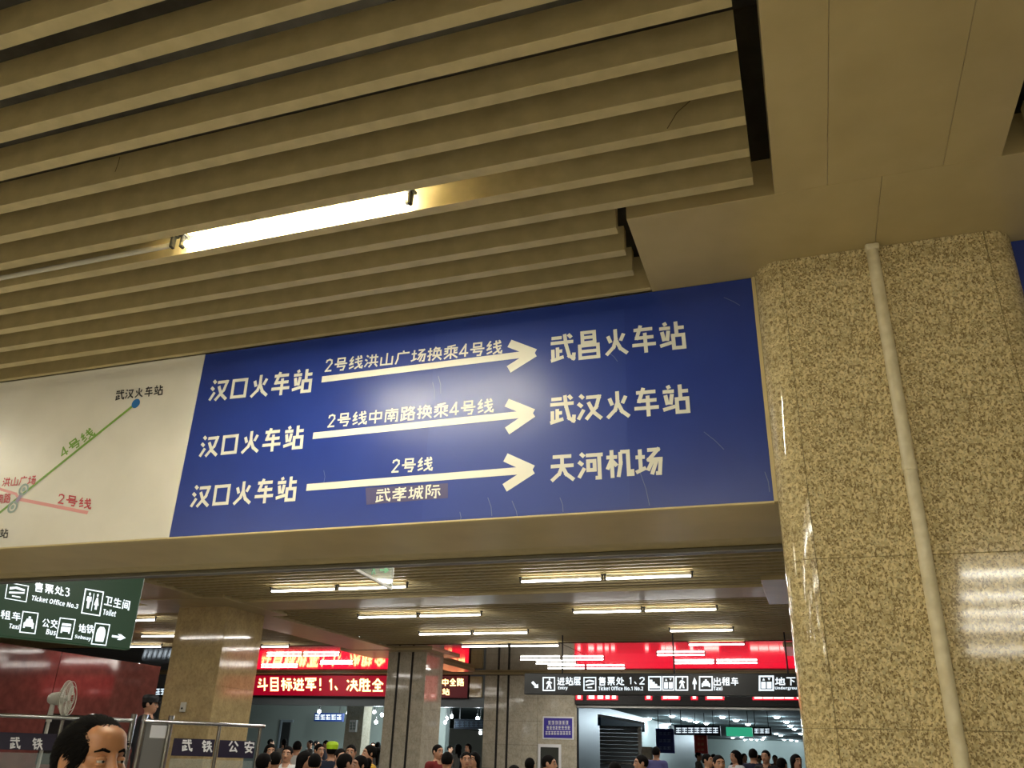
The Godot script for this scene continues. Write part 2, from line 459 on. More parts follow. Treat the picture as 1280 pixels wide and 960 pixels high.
func make_materials() -> void:
	M.slat = grain(mat(Color(0.80, 0.735, 0.555), 0.5), 0.02, Color(0.90, 0.90, 0.89), Color(1, 1, 1), 0.7, 3)
	M.soffit = grain(mat(Color(0.77, 0.70, 0.52), 0.30), 0.01, Color(0.93, 0.925, 0.91), Color(1, 1, 1), 0.5, 5)
	M.trim = mat(Color(0.80, 0.73, 0.54), 0.4)
	M.slab = grain(mat(Color(0.40, 0.38, 0.34), 0.95), 0.02, Color(0.8, 0.8, 0.8), Color(1, 1, 1), 0.4, 61)  # concrete toned dark so the void above the slats reads as shade
	M.hall_panel = mat(Color(0.56, 0.51, 0.47), 0.07, 0.9)
	M.granite = granite(Color(0.98, 0.915, 0.71), 2.5, 11, 0.66)
	M.joint = mat(Color(0.42, 0.36, 0.26), 0.8)
	M.marble = granite(Color(0.92, 0.82, 0.60), 0.5, 31, 0.12)
	M.marble_pale = granite(Color(0.92, 0.89, 0.80), 0.5, 41, 0.12)
	M.groove = mat(Color(0.13, 0.12, 0.11), 0.6)
	M.pipe = grain(mat(Color(0.92, 0.88, 0.75), 0.4), 0.03, Color(0.86, 0.84, 0.78), Color(1, 1, 1), 0.8, 15)
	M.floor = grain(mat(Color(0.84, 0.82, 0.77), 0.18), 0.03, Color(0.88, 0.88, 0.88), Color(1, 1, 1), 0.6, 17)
	M.floor_hall = grain(mat(Color(0.45, 0.43, 0.40), 0.2), 0.03, Color(0.85, 0.85, 0.85), Color(1, 1, 1), 0.6, 27)  # unseen floor, greyed to dim the light it bounces to the hall ceiling
	M.wall = mat(Color(0.74, 0.70, 0.62), 0.6)
	M.sign_white = grain(mat(Color(0.90, 0.88, 0.83), 0.38), 0.008, Color(0.95, 0.95, 0.94), Color(1, 1, 1), 0.5, 19)
	M.sign_blue = grain(mat(Color(0.15, 0.24, 0.56), 0.30), 0.01, Color(0.93, 0.93, 0.95), Color(1, 1, 1), 0.6, 23)
	M.sign_blue_patch = mat(Color(0.16, 0.25, 0.565), 0.34)
	M.sign_patch = mat(Color(0.31, 0.29, 0.45), 0.45)
	M.scratch = mat(Color(0.42, 0.47, 0.62), 0.5)
	M.letter = mat(Color(0.90, 0.89, 0.83), 0.5)
	M.ink = mat(Color(0.16, 0.15, 0.15), 0.6)
	M.ink_green = mat(Color(0.45, 0.62, 0.20), 0.5)
	M.ink_red = mat(Color(0.78, 0.25, 0.28), 0.5)
	M.ink_pink = mat(Color(0.90, 0.62, 0.60), 0.5)
	M.ink_blue = mat(Color(0.10, 0.42, 0.68), 0.5)
	M.ink_ring = mat(Color(0.58, 0.66, 0.62), 0.5)
	M.ink_violet = mat(Color(0.62, 0.55, 0.66), 0.5)
	M.steel = mat(Color(0.78, 0.78, 0.77), 0.22, 1.0)
	M.steel_dull = mat(Color(0.6, 0.6, 0.59), 0.4, 1.0)
	M.dark = mat(Color(0.07, 0.07, 0.07), 0.6)
	M.cap = mat(Color(0.75, 0.74, 0.70), 0.4, 0.6)
	M.tube_warm = glow(Color(1.0, 0.985, 0.92), 20.0)
	M.tube_bright = glow(Color(1.0, 0.975, 0.88), 62.0)
	M.tube_cool = glow(Color(1.0, 0.98, 0.94), 8.0)
	M.tube_off = mat(Color(0.80, 0.79, 0.74), 0.2)
	M.purple = mat(Color(0.13, 0.10, 0.20), 0.4)
	M.paper = mat(Color(0.92, 0.92, 0.92), 0.6)
	M.green_board = glow(Color(0.20, 0.32, 0.22), 0.18)
	M.black_board = mat(Color(0.09, 0.10, 0.10), 0.35)
	M.backlit = glow(Color(0.88, 0.95, 1.0), 0.42)
	M.led_board = glow(Color(0.80, 0.02, 0.18), 0.20)
	M.led_dim = glow(Color(0.55, 0.03, 0.12), 0.08)
	M.led_halo = glow(Color(1.0, 0.05, 0.20), 0.42)
	M.led_text = glow(Color(1.0, 0.88, 0.52), 1.4)
	M.led_hot = glow(Color(1.0, 0.80, 0.76), 1.2)
	M.red_stone = grain(mat(Color(0.58, 0.32, 0.29), 0.06), 0.02, Color(0.82, 0.82, 0.82), Color(1, 1, 1), 0.5, 51)
	M.grey_panel = mat(Color(0.50, 0.54, 0.56), 0.4)
	M.deep_wall = mat(Color(0.58, 0.62, 0.59), 0.4)
	M.deep_ceiling = mat(Color(0.42, 0.46, 0.46), 0.85)
	M.deep_ceiling.metallic_specular = 0.15
	M.deep_dark = mat(Color(0.16, 0.17, 0.17), 0.5)
	M.glass = mat(Color(0.75, 0.82, 0.80, 0.16), 0.05)
	M.glass.transparency = BaseMaterial3D.TRANSPARENCY_ALPHA
	M.acrylic = mat(Color(0.85, 0.95, 0.90, 0.25), 0.05)
	M.acrylic.transparency = BaseMaterial3D.TRANSPARENCY_ALPHA
	M.downlight = glow(Color(0.88, 0.96, 1.0), 24.0)
	M.plastic_white = mat(Color(0.82, 0.81, 0.76), 0.35)
	M.fan_guard = mat(Color(0.78, 0.77, 0.70), 0.4)
	M.grey_shutter = mat(Color(0.42, 0.44, 0.47), 0.45, 0.3)
	M.shop_blue = mat(Color(0.20, 0.36, 0.58), 0.4)

# ------------------------------------------------------------------ bodies: distance fields meshed as surface nets
# a shape is [kind, a, b, ra, rb, blend]; kind 0 = tapered capsule a-b, 1 = ellipsoid centre a radii b, 2 = ellipsoid cut away, 3 = keep only the side of plane (point a, normal b)
func field_mesh(shapes: Array, cell: float, lo: Vector3, hi: Vector3, sink: Array, pick: Callable) -> void:
	var nx := int(ceil((hi.x - lo.x) / cell)) + 1
	var ny := int(ceil((hi.y - lo.y) / cell)) + 1
	var nz := int(ceil((hi.z - lo.z) / cell)) + 1
	var g := PackedFloat32Array()
	g.resize(nx * ny * nz)
	g.fill(1.0)
	for s in shapes:
		var k: float = s[5]
		var pad := k + cell * 2.5
		var a: Vector3 = s[1]
		var b: Vector3 = s[2]
		var bl := lo
		var bh := hi
		if s[0] == 0:
			var r := maxf(s[3], s[4]) + pad
			bl = Vector3(minf(a.x, b.x), minf(a.y, b.y), minf(a.z, b.z)) - Vector3(r, r, r)
			bh = Vector3(maxf(a.x, b.x), maxf(a.y, b.y), maxf(a.z, b.z)) + Vector3(r, r, r)
		elif s[0] < 3:
			bl = a - b - Vector3(pad, pad, pad)
			bh = a + b + Vector3(pad, pad, pad)
		var x0 := maxi(0, int((bl.x - lo.x) / cell))
		var x1 := mini(nx - 1, int((bh.x - lo.x) / cell) + 1)
		var y0 := maxi(0, int((bl.y - lo.y) / cell))
		var y1 := mini(ny - 1, int((bh.y - lo.y) / cell) + 1)
		var z0 := maxi(0, int((bl.z - lo.z) / cell))
		var z1 := mini(nz - 1, int((bh.z - lo.z) / cell) + 1)
		var ab := b - a
		var inv := 1.0 / maxf(ab.length_squared(), 1e-9)
		var kind: int = s[0]
		for z in range(z0, z1 + 1):
			for y in range(y0, y1 + 1):
				var at := (z * ny + y) * nx
				for x in range(x0, x1 + 1):
					var p := Vector3(lo.x + x * cell, lo.y + y * cell, lo.z + z * cell)
					var d := 0.0
					if kind == 0:
						var t := clampf((p - a).dot(ab) * inv, 0.0, 1.0)
						d = p.distance_to(a + ab * t) - lerpf(s[3], s[4], t)
					elif kind == 3:
						d = -(p - a).dot(b)
					else:
						var q := (p - a) / b
						var k0 := q.length()
						d = k0 * (k0 - 1.0) / maxf((q / b).length(), 1e-6)
					var v := g[at + x]
					if kind < 2:
						var h := maxf(k - absf(v - d), 0.0) / k
						g[at + x] = minf(v, d) - h * h * k * 0.25
					else:
						if kind == 2: d = -d
						var h := maxf(k - absf(v - d), 0.0) / k
						g[at + x] = maxf(v, d) + h * h * k * 0.25
	var id := PackedInt32Array()
	id.resize(nx * ny * nz)
	id.fill(-1)
	var vs := PackedVector3Array()
	var ns := PackedVector3Array()
	var o := [0, 1, nx, nx + 1, nx * ny, nx * ny + 1, nx * ny + nx, nx * ny + nx + 1]
	for z in nz - 1:
		for y in ny - 1:
			var row := (z * ny + y) * nx
			for x in nx - 1:
				var at := row + x
				var n := 0
				for c in 8:
					if g[at + o[c]] < 0.0: n += 1
				if n == 0 or n == 8: continue
				var sum := Vector3.ZERO
				var cnt := 0
				for e in [[0, 1], [2, 3], [4, 5], [6, 7], [0, 2], [1, 3], [4, 6], [5, 7], [0, 4], [1, 5], [2, 6], [3, 7]]:
					var d0 := g[at + o[e[0]]]
					var d1 := g[at + o[e[1]]]
					if (d0 < 0.0) == (d1 < 0.0): continue
					var t := d0 / (d0 - d1)
					var c0: int = e[0]
					var c1: int = e[1]
					sum += Vector3(c0 & 1, (c0 >> 1) & 1, c0 >> 2).lerp(Vector3(c1 & 1, (c1 >> 1) & 1, c1 >> 2), t)
					cnt += 1
				id[at] = vs.size()
				vs.append(lo + (Vector3(x, y, z) + sum / cnt) * cell)
				ns.append(Vector3(g[at + 1] - g[at] + g[at + nx + 1] - g[at + nx] + g[at + nx * ny + 1] - g[at + nx * ny], g[at + nx] - g[at] + g[at + nx + 1] - g[at + 1] + g[at + nx * ny + nx] - g[at + nx * ny], g[at + nx * ny] - g[at] + g[at + nx * ny + 1] - g[at + 1] + g[at + nx * ny + nx] - g[at + nx]).normalized())
	var st := [1, nx, nx * ny]
	for z in range(1, nz - 1):
		for y in range(1, ny - 1):
			for x in range(1, nx - 1):
				var at := (z * ny + y) * nx + x
				var ins := g[at] < 0.0
				for ax in 3:
					if (g[at + st[ax]] < 0.0) == ins: continue
					var u: int = st[(ax + 1) % 3]
					var w: int = st[(ax + 2) % 3]
					var q := [id[at - u - w], id[at - w], id[at], id[at - u]]
					if q.min() < 0: continue
					var into: SurfaceTool = sink[pick.call((vs[q[0]] + vs[q[2]]) / 2.0)]
					for t in [[0, 1, 2], [0, 2, 3]]:
						var i0: int = q[t[0]]
						var i1: int = q[t[1]]
						var i2: int = q[t[2]]
						tri(into, vs[i0], vs[i1], vs[i2], ns[i0], ns[i1], ns[i2])
func commit_all(sink: Array, mats: Array) -> ArrayMesh:
	var am := ArrayMesh.new()
	for i in sink.size():
		var before := am.get_surface_count()
		sink[i].commit(am)
		if am.get_surface_count() > before: am.surface_set_material(before, mats[i])
	return am

# shapes of a standing figure 1.72 m tall that faces +z; arms is the pose of each forearm: 0 hanging, 1 bent to the chest
func head_shapes(woman: bool) -> Array:
	var w := 0.94 if woman else 1.0
	return [
		[1, Vector3(0, 1.625, -0.005), Vector3(0.077 * w, 0.098, 0.098), 0, 0, 0.02],
		[1, Vector3(0, 1.575, 0.03), Vector3(0.060 * w, 0.070, 0.066), 0, 0, 0.03],
		[1, Vector3(0, 1.528, 0.062), Vector3(0.026, 0.020, 0.024), 0, 0, 0.03],
		[1, Vector3(0, 1.652, 0.068), Vector3(0.056, 0.014, 0.022), 0, 0, 0.02],
		[2, Vector3(-0.032, 1.622, 0.106), Vector3(0.021, 0.014, 0.018), 0, 0, 0.012],
		[2, Vector3(0.032, 1.622, 0.106), Vector3(0.021, 0.014, 0.018), 0, 0, 0.012],
		[0, Vector3(0, 1.632, 0.092), Vector3(0, 1.588, 0.112), 0.008, 0.013, 0.014],
		[0, Vector3(-0.012, 1.583, 0.098), Vector3(0.012, 1.583, 0.098), 0.010, 0.010, 0.012],
		[0, Vector3(-0.020, 1.556, 0.088), Vector3(0.020, 1.556, 0.088), 0.009, 0.009, 0.010],
		[1, Vector3(-0.079 * w, 1.612, -0.008), Vector3(0.010, 0.031, 0.019), 0, 0, 0.008],
		[1, Vector3(0.079 * w, 1.612, -0.008), Vector3(0.010, 0.031, 0.019), 0, 0, 0.008],
		[0, Vector3(0, 1.42, -0.012), Vector3(0, 1.56, 0.0), 0.060 * w, 0.054 * w, 0.03],
	]
func hand_shapes(wrist: Vector3, dir: Vector3, side: Vector3, flip: float) -> Array:   # palm, four unequal bent fingers, thumb
	var q := []
	var nrm := dir.cross(side).normalized() * flip
	var palm := wrist + dir * 0.055
	q.append([0, wrist, palm, 0.024, 0.026, 0.012])
	q.append([0, palm - side * 0.022, palm + side * 0.022 + dir * 0.03, 0.016, 0.015, 0.014])
	q.append([0, palm + side * 0.02, palm - side * 0.022 + dir * 0.03, 0.016, 0.014, 0.014])
	for i in 4:
		var root := palm + side * (0.028 - 0.0188 * i) + dir * (0.032 - 0.004 * absf(i - 1.2))
		var len: float = [0.032, 0.037, 0.034, 0.026][i]
		var k1 := root + (dir * 0.95 + nrm * 0.3) * len
		var k2 := k1 + (dir * 0.75 + nrm * 0.65) * len * 0.72
		var k3 := k2 + (dir * 0.45 + nrm * 0.9) * len * 0.55
		q.append([0, root, k1, 0.0092, 0.0086, 0.004])
		q.append([0, k1, k2, 0.0086, 0.0080, 0.003])
		q.append([0, k2, k3, 0.0080, 0.0070, 0.003])
	var tr := palm + side * 0.026 - dir * 0.02
	var t1 := tr + (side * 0.62 + dir * 0.7 + nrm * 0.35) * 0.036
	var t2 := t1 + (side * 0.15 + dir * 0.9 + nrm * 0.45) * 0.03
	q.append([0, tr, t1, 0.0125, 0.0098, 0.006])
	q.append([0, t1, t2, 0.0098, 0.0085, 0.003])
	return q
func body_mesh(woman: bool, arms: Array, stride: float, head_cell: float, cell: float, head: Array, mats: Array) -> ArrayMesh:
	var w := 0.9 if woman else 1.0
	var hipw := 1.05 if woman else 1.0
	var shapes := [
		[1, Vector3(0, 0.97, 0), Vector3(0.165 * hipw, 0.13, 0.115), 0, 0, 0.05],
		[1, Vector3(0, 1.12, 0.005), Vector3(0.140 * w, 0.15, 0.105), 0, 0, 0.06],
		[1, Vector3(0, 1.29, 0.0), Vector3(0.168 * w, 0.17, 0.112), 0, 0, 0.06],
		[0, Vector3(-0.155 * w, 1.415, -0.01), Vector3(0.155 * w, 1.415, -0.01), 0.058, 0.058, 0.05],
		[0, Vector3(0, 1.40, -0.012), Vector3(0, 1.55, 0.0), 0.064 * w, 0.053 * w, 0.05],
	]
	if woman:
		shapes.append([1, Vector3(-0.075, 1.27, 0.085), Vector3(0.065, 0.06, 0.05), 0, 0, 0.04])
		shapes.append([1, Vector3(0.075, 1.27, 0.085), Vector3(0.065, 0.06, 0.05), 0, 0, 0.04])
	var hands := []
	for i in 2:
		var s := -1.0 if i == 0 else 1.0
		var fz := stride * s
		var hip := Vector3(0.09 * s, 0.93, 0)
		var knee := Vector3(0.098 * s, 0.50, 0.02 + fz * 0.6)
		var ankle := Vector3(0.10 * s, 0.09, -0.02 + fz)
		shapes.append([0, hip, knee, 0.088 * hipw, 0.058, 0.05])
		shapes.append([0, knee, ankle, 0.056, 0.040, 0.03])
		shapes.append([0, ankle + Vector3(0, -0.045, -0.04), ankle + Vector3(0.012 * s, -0.055, 0.15), 0.043, 0.034, 0.03])
		var sh := Vector3(0.188 * w * s, 1.405, -0.01)
		var el := Vector3(0.235 * w * s, 1.125, -0.035)
		var wr := Vector3(0.245 * w * s, 0.885, 0.045)
		var side := Vector3(0, 0, 1)
		if arms[i] == 1:
			el = Vector3(0.225 * w * s, 1.13, 0.0)
			wr = Vector3(0.12 * s, 1.20, 0.22)
			side = Vector3(0, 1, 0)
		shapes.append([0, sh, el, 0.054 * w, 0.042 * w, 0.04])
		shapes.append([0, el, wr, 0.041 * w, 0.027, 0.025])
		var dir := (wr - el).normalized()
		side = (side - dir * side.dot(dir)).normalized()
		hands.append([wr, dir, side, 1.0 if (dir.cross(side)).x * s < 0 else -1.0])
	var sink := []
	for i in mats.size(): sink.append(begin())
	# 0 skin, 1 top, 2 trousers, 3 shoes, 4 lips
	var pick := func(p: Vector3) -> int:
		if p.y < 0.085: return 3
		if p.y < 0.97 and absf(p.x) < 0.215: return 2
		if p.y > 1.475 or (p.y > 1.43 and absf(p.x) < 0.05 and p.z > 0.02): return 0
		return 1
	field_mesh(shapes, cell, Vector3(-0.36, 0.0, -0.34), Vector3(0.36, 1.535, 0.36), sink, pick)
	for h in hands:
		var hs := hand_shapes(h[0], h[1], h[2], h[3])
		var c: Vector3 = h[0] + h[1] * 0.085
		field_mesh(hs, 0.0055, c - Vector3(0.12, 0.13, 0.12), c + Vector3(0.12, 0.13, 0.12), sink, func(_p: Vector3) -> int: return 0)
	var head_pick := func(p: Vector3) -> int:
		if p.z > 0.086 and absf(p.y - 1.556) < 0.0075 and absf(p.x) < 0.024: return 4
		return 0
	field_mesh(head, head_cell, Vector3(-0.10, 1.46, -0.13), Vector3(0.10, 1.745, 0.15), sink, head_pick)
	return commit_all(sink, mats)
func hair_mesh(style: String, cell: float) -> ArrayMesh:
	var sink := [begin()]
	var q := []
	match style:
		"long":
			q = [[1, Vector3(0, 1.633, -0.012), Vector3(0.085, 0.103, 0.106), 0, 0, 0.01], [0, Vector3(0, 1.62, -0.06), Vector3(0, 1.40, -0.10), 0.075, 0.055, 0.05],
				[0, Vector3(-0.07, 1.60, -0.02), Vector3(-0.075, 1.42, -0.03), 0.028, 0.022, 0.03], [0, Vector3(0.07, 1.60, -0.02), Vector3(0.075, 1.42, -0.03), 0.028, 0.022, 0.03],
				[2, Vector3(0, 1.575, 0.105), Vector3(0.070, 0.105, 0.080), 0, 0, 0.01]]
		"tied":
			q = [[1, Vector3(0, 1.633, -0.012), Vector3(0.083, 0.102, 0.105), 0, 0, 0.01], [1, Vector3(0, 1.66, -0.125), Vector3(0.04, 0.045, 0.04), 0, 0, 0.02], [0, Vector3(0, 1.65, -0.13), Vector3(0, 1.47, -0.135), 0.035, 0.02, 0.03],
				[2, Vector3(0, 1.572, 0.095), Vector3(0.082, 0.11, 0.085), 0, 0, 0.01], [2, Vector3(0, 1.50, 0.02), Vector3(0.12, 0.07, 0.10), 0, 0, 0.01]]
		_:
			q = [[1, Vector3(0, 1.635, -0.012), Vector3(0.084, 0.100, 0.104), 0, 0, 0.01],
				[2, Vector3(0, 1.572, 0.095), Vector3(0.082, 0.112, 0.088), 0, 0, 0.01], [2, Vector3(0, 1.49, 0.0), Vector3(0.14, 0.082, 0.16), 0, 0, 0.015],
				[2, Vector3(-0.088, 1.605, 0.0), Vector3(0.022, 0.036, 0.026), 0, 0, 0.006], [2, Vector3(0.088, 1.605, 0.0), Vector3(0.022, 0.036, 0.026), 0, 0, 0.006]]
	field_mesh(q, cell, Vector3(-0.13, 1.34, -0.20), Vector3(0.13, 1.76, 0.13), sink, func(_p: Vector3) -> int: return 0)
	return sink[0].commit()
func face_marks(parent: Node, big: bool, brow: Material) -> void:      # eyes and eyebrows
	for s in [-1.0, 1.0]:
		var e := begin()
		ball(e, Vector3(0.032 * s, 1.620, 0.0865), Vector3(0.0125, 0.0115, 0.0115), 14, 9)
		var eye := part(parent, "eye", e, M.eye_white)
		var i := begin()
		ball(i, Vector3(0.032 * s, 1.620, 0.0945), Vector3(0.0058, 0.0058, 0.0042), 10, 6)
		part(eye, "iris", i, M.eye_dark)
		if big:
			var l := begin()
			ball(l, Vector3(0.032 * s, 1.6262, 0.0865), Vector3(0.0145, 0.0085, 0.0128), 14, 8)
			part(eye, "eyelid", l, M.skin_man)
			var l2 := begin()
			ball(l2, Vector3(0.032 * s, 1.6118, 0.0855), Vector3(0.0145, 0.0075, 0.0128), 14, 8)
			part(eye, "eyelid", l2, M.skin_man)
		var b := begin()
		cyl(b, Vector3(0.014 * s, 1.645, 0.0925), Vector3(0.034 * s, 1.651, 0.0905), 0.0042, 0.0048, 7)
		cyl(b, Vector3(0.034 * s, 1.651, 0.0905), Vector3(0.053 * s, 1.644, 0.0765), 0.0048, 0.0022, 7)
		part(parent, "eyebrow", b, brow)

# ------------------------------------------------------------------ the place
func _ready() -> void:
	rng.seed = 20
	var cam := Camera3D.new()
	cam.name = "camera"
	cam.fov = 49.665
	cam.near = 0.05
	cam.far = 200.0
	cam.transform = Transform3D(cam_basis, EYE)
	add_child(cam)
	cam.current = true
	var we := WorldEnvironment.new()
	we.name = "environment"
	var env := Environment.new()
	env.background_mode = Environment.BG_COLOR
	env.background_color = Color(0, 0, 0)
	env.tonemap_mode = Environment.TONE_MAPPER_LINEAR
	env.tonemap_exposure = 2.8 / POWER          # every light is given in units of POWER
	env.sdfgi_enabled = true
	env.ssao_enabled = true
	env.ssil_enabled = true
	we.environment = env
	add_child(we)
	make_materials()
	make_shell()
	make_ceiling()
	make_columns()
	make_tubes()
	make_beam_signs()
	make_far_wall()
	make_boards()
	make_booth()
	make_deep_hall()
	make_small_things()
	make_people()

func slab(lo: Vector3, hi: Vector3, b := 0.0) -> SurfaceTool:
	org = Vector3.ZERO
	var st := begin()
	box(st, lo, hi, b)
	return st

func make_shell() -> void:
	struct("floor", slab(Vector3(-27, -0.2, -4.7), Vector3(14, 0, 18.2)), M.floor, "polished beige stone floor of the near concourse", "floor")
	struct("floor_hall", slab(Vector3(-27, -0.2, -80), Vector3(14, 0, -4.7)), M.floor_hall, "unseen hall floor under the crowd, greyed to dim light bounced to the ceiling", "floor")
	struct("wall_back", slab(Vector3(-27, 0, 18), Vector3(14, 5.8, 18.3)), M.wall, "plain cream wall closing the near concourse", "wall")
	struct("wall_left", slab(Vector3(-27.3, 0, -80), Vector3(-27, 5.8, 18.3)), M.wall, "plain cream side wall of the concourse", "wall")
	struct("wall_right", slab(Vector3(14, 0, -80), Vector3(14.3, 5.8, 18.3)), M.wall, "plain cream side wall beyond the granite column", "wall")

func make_ceiling() -> void:
	org = Vector3.ZERO
	var c := thing("ceiling", Vector3.ZERO, "cream slatted metal ceiling with flat soffits around the columns", "ceiling", "", "structure")
	part(c, "slab", slab(Vector3(-27, 5.6, -24.6), Vector3(14, 5.8, 18.2)), M.slab, "bare concrete slab above the slats, its tone darkened for shade")
	# near concourse, every slat 50 mm wide and 135 mm deep, 187.5 mm apart
	var long_slat := BoxMesh.new()
	long_slat.size = Vector3(9.184, 0.135, 0.05)
	var short_slat := BoxMesh.new()
	short_slat.size = Vector3(8.57, 0.135, 0.05)
	var right_slat := BoxMesh.new()
	right_slat.size = Vector3(8.2, 0.135, 0.05)
	for k in range(-9, 12):
		var z := -1.425 - 0.1875 * k
		if k < 9: mesh_part(c, "slat", long_slat, M.slat, Vector3(-0.016 - 4.592, CEIL + 0.0675, z))
		else: mesh_part(c, "slat", short_slat, M.slat, Vector3(-0.624 - 4.285, CEIL + 0.0675, z))
		mesh_part(c, "slat", right_slat, M.slat, Vector3((0.985 if k < 9 else 1.6) + 4.1, CEIL + 0.0675, z))
	for e in [[863, 126, 846, 141, 834, 161, -2.5245], [150, 196, 148, 204, 144, 215, -2.1495]]:
		var fs := sheet_frame(Vector3(0, CEIL, e[6]), Vector3.RIGHT, Vector3.UP)
		var sc := begin()
		line(sc, fs, [fp(fs, e[0], e[1]), fp(fs, e[2], e[3]), fp(fs, e[4], e[5])], 0.004, 0.0006)
		part(c, "scuff_mark", sc, M.joint, "dark scuff across one ceiling slat")
	part(c, "edge_trim", slab(Vector3(-9.2, CEIL + 0.001, -3.685), Vector3(-0.567, CEIL + 0.20, -3.655), 0.004), M.slat)
	# soffit over the near column: a strip towards the camera and a wider block against the beam
	var s1 := on_y(1035, 110, CEIL).x
	var s2 := on_y(1198, 110, CEIL).x
	var s3 := on_y(1098, 262, CEIL).x
	for e in [[0.063, s1], [s1 + 0.0012, s2], [s2 + 0.0012, 0.91]]:
		part(c, "soffit_panel", slab(Vector3(e[0], CEIL, -3.039), Vector3(e[1], CEIL + 0.19, 3.4), 0.0012), M.soffit)
	for e in [[-0.566, s3], [s3 + 0.0012, 1.55]]:
		part(c, "soffit_panel", slab(Vector3(e[0], CEIL, -3.70), Vector3(e[1], CEIL + 0.19, -3.04), 0.0012), M.soffit)
	part(c, "soffit_panel", slab(Vector3(-27, CEIL + 0.02, 0.55), Vector3(0.0, CEIL + 0.1, 18.0)), M.soffit)
	part(c, "soffit_panel", slab(Vector3(1.0, CEIL + 0.02, 0.55), Vector3(14.0, CEIL + 0.1, 18.0)), M.soffit)
	part(c, "soffit_panel", slab(Vector3(-27, CEIL, -3.69), Vector3(-9.2, CEIL + 0.1, 0.55)), M.soffit)
	# hall beyond the beam: slats up to the glossy flat panels in front of the far wall
	var hall_a := BoxMesh.new()
	hall_a.size = Vector3(9.2, 0.135, 0.05)
	var hall_b := BoxMesh.new()
	hall_b.size = Vector3(16.7, 0.135, 0.05)
	var hall_c := BoxMesh.new()
	hall_c.size = Vector3(12.9, 0.135, 0.05)
	var k := 0
	var z := -5.1
	while z > -17.6:
		if not (z < -11.7 and z > -12.6):
			mesh_part(c, "slat", hall_a, M.slat, Vector3(-4.55, CEIL + 0.0725, z))
			mesh_part(c, "slat", hall_b, M.slat, Vector3(-18.65, CEIL + 0.0725, z))
			if k % 2 == 0: mesh_part(c, "slat", hall_c, M.slat, Vector3(7.5, CEIL + 0.0725, z))
		z -= 0.1875
		k += 1
	for x in [[-27.0, -18.4], [-18.38, -9.6], [-9.58, -5.0], [-4.98, -0.2], [-0.18, 5.0], [5.02, 14.0]]:
		for zz in [[-19.6, -17.7], [-21.6, -19.62], [-24.3, -21.62]]:
			part(c, "ceiling_panel", slab(Vector3(x[0], CEIL + 0.01, zz[0]), Vector3(x[1], CEIL + 0.1, zz[1])), M.hall_panel)
	for e in [[-27.0, -10.35, -12.5, -11.72], [-9.05, -0.02, -12.5, -11.72], [1.01, 14.0, -12.5, -11.72], [-10.25, -9.12, -11.2, -5.0], [-10.25, -9.12, -18.2, -13.1], [0.063, 0.91, -11.2, -5.0], [0.063, 0.91, -18.2, -13.1], [-10.6, -8.75, -13.08, -11.22], [-0.5, 1.55, -13.08, -11.22], [-10.6, -8.2, -19.9, -18.22], [-0.5, 1.55, -19.9, -18.22]]:
		part(c, "soffit_panel", slab(Vector3(e[0], CEIL - (0.036 if e[1] - e[0] > 1.5 and e[1] - e[0] < 3.0 else 0.03), e[2]), Vector3(e[1], CEIL + 0.19, e[3]), 0.004), M.soffit)
	part(c, "soffit_panel", slab(Vector3(-9.7, CEIL - 0.08, -23.0), Vector3(-9.0, CEIL + 0.15, -19.92), 0.004), M.soffit)
	part(c, "cornice", slab(Vector3(-27, CEIL - 0.05, -24.29), Vector3(14, CEIL + 0.008, -24.05), 0.005), M.soffit)

# a square column clad in slabs: lo, hi in plan, corner radius, rows of slabs
func clad_column(called: String, x0: float, x1: float, z0: float, z1: float, top: float, r: float, rows: Array, skin: Material, gap_mat: Material, grooves: Array, label: String) -> Node3D:
	var c := thing(called, Vector3((x0 + x1) / 2, 0, (z0 + z1) / 2), label, "column", "", "structure")
	part(c, "core", slab_at(Vector3(x0 + 0.012 + r * 0.32, 0, z1 + 0.012 + r * 0.32), Vector3(x1 - 0.012 - r * 0.32, top, z0 - 0.012 - r * 0.32), c.position), gap_mat)
	var meet := maxf(r, 0.005)
	for i in rows.size() - 1:
		var y0: float = rows[i] + 0.0006
		var y1: float = rows[i + 1] - 0.0006
		org = c.position
		if r > 0.02:
			for q in [[x0, z0, 1, -1], [x1, z0, -1, -1], [x0, z1, 1, 1], [x1, z1, -1, 1]]:
				var poly := []
				var cx: float = q[0] + q[2] * r
				var cz: float = q[1] + q[3] * r
				for j in 11:
					var t := PI / 2 * j / 10
					poly.append(Vector2(cx - q[2] * r * cos(t), cz - q[3] * r * sin(t)))
				poly.append(Vector2(cx, q[1] + q[3] * 0.022))
				poly.append(Vector2(q[0] + q[2] * 0.022, cz))
				var st := begin()
				upright(st, poly, y0, y1)
				part(c, "corner_slab", st, skin)
		var cuts := [x0 + meet]
		for gx in grooves: cuts.append(gx)
		cuts.append(x1 - meet)
		for j in cuts.size() - 1:
			var a: float = cuts[j] + (0.0015 if j == 0 else 0.03)
			var b: float = cuts[j + 1] - (0.0015 if j == cuts.size() - 2 else 0.03)
			part(c, "slab", slab_at(Vector3(a, y0, z0 - 0.022), Vector3(b, y1, z0), c.position, 0.002), skin)
			part(c, "slab", slab_at(Vector3(a, y0, z1), Vector3(b, y1, z1 + 0.022), c.position, 0.002), skin)
		part(c, "slab", slab_at(Vector3(x0, y0, z1 + meet + 0.0015), Vector3(x0 + 0.022, y1, z0 - meet - 0.0015), c.position, 0.002), skin)
		part(c, "slab", slab_at(Vector3(x1 - 0.022, y0, z1 + meet + 0.0015), Vector3(x1, y1, z0 - meet - 0.0015), c.position, 0.002), skin)
	return c
func slab_at(lo: Vector3, hi: Vector3, base: Vector3, b := 0.0) -> SurfaceTool:
	org = base
	var st := begin()
	box(st, lo, hi, b)
	return st

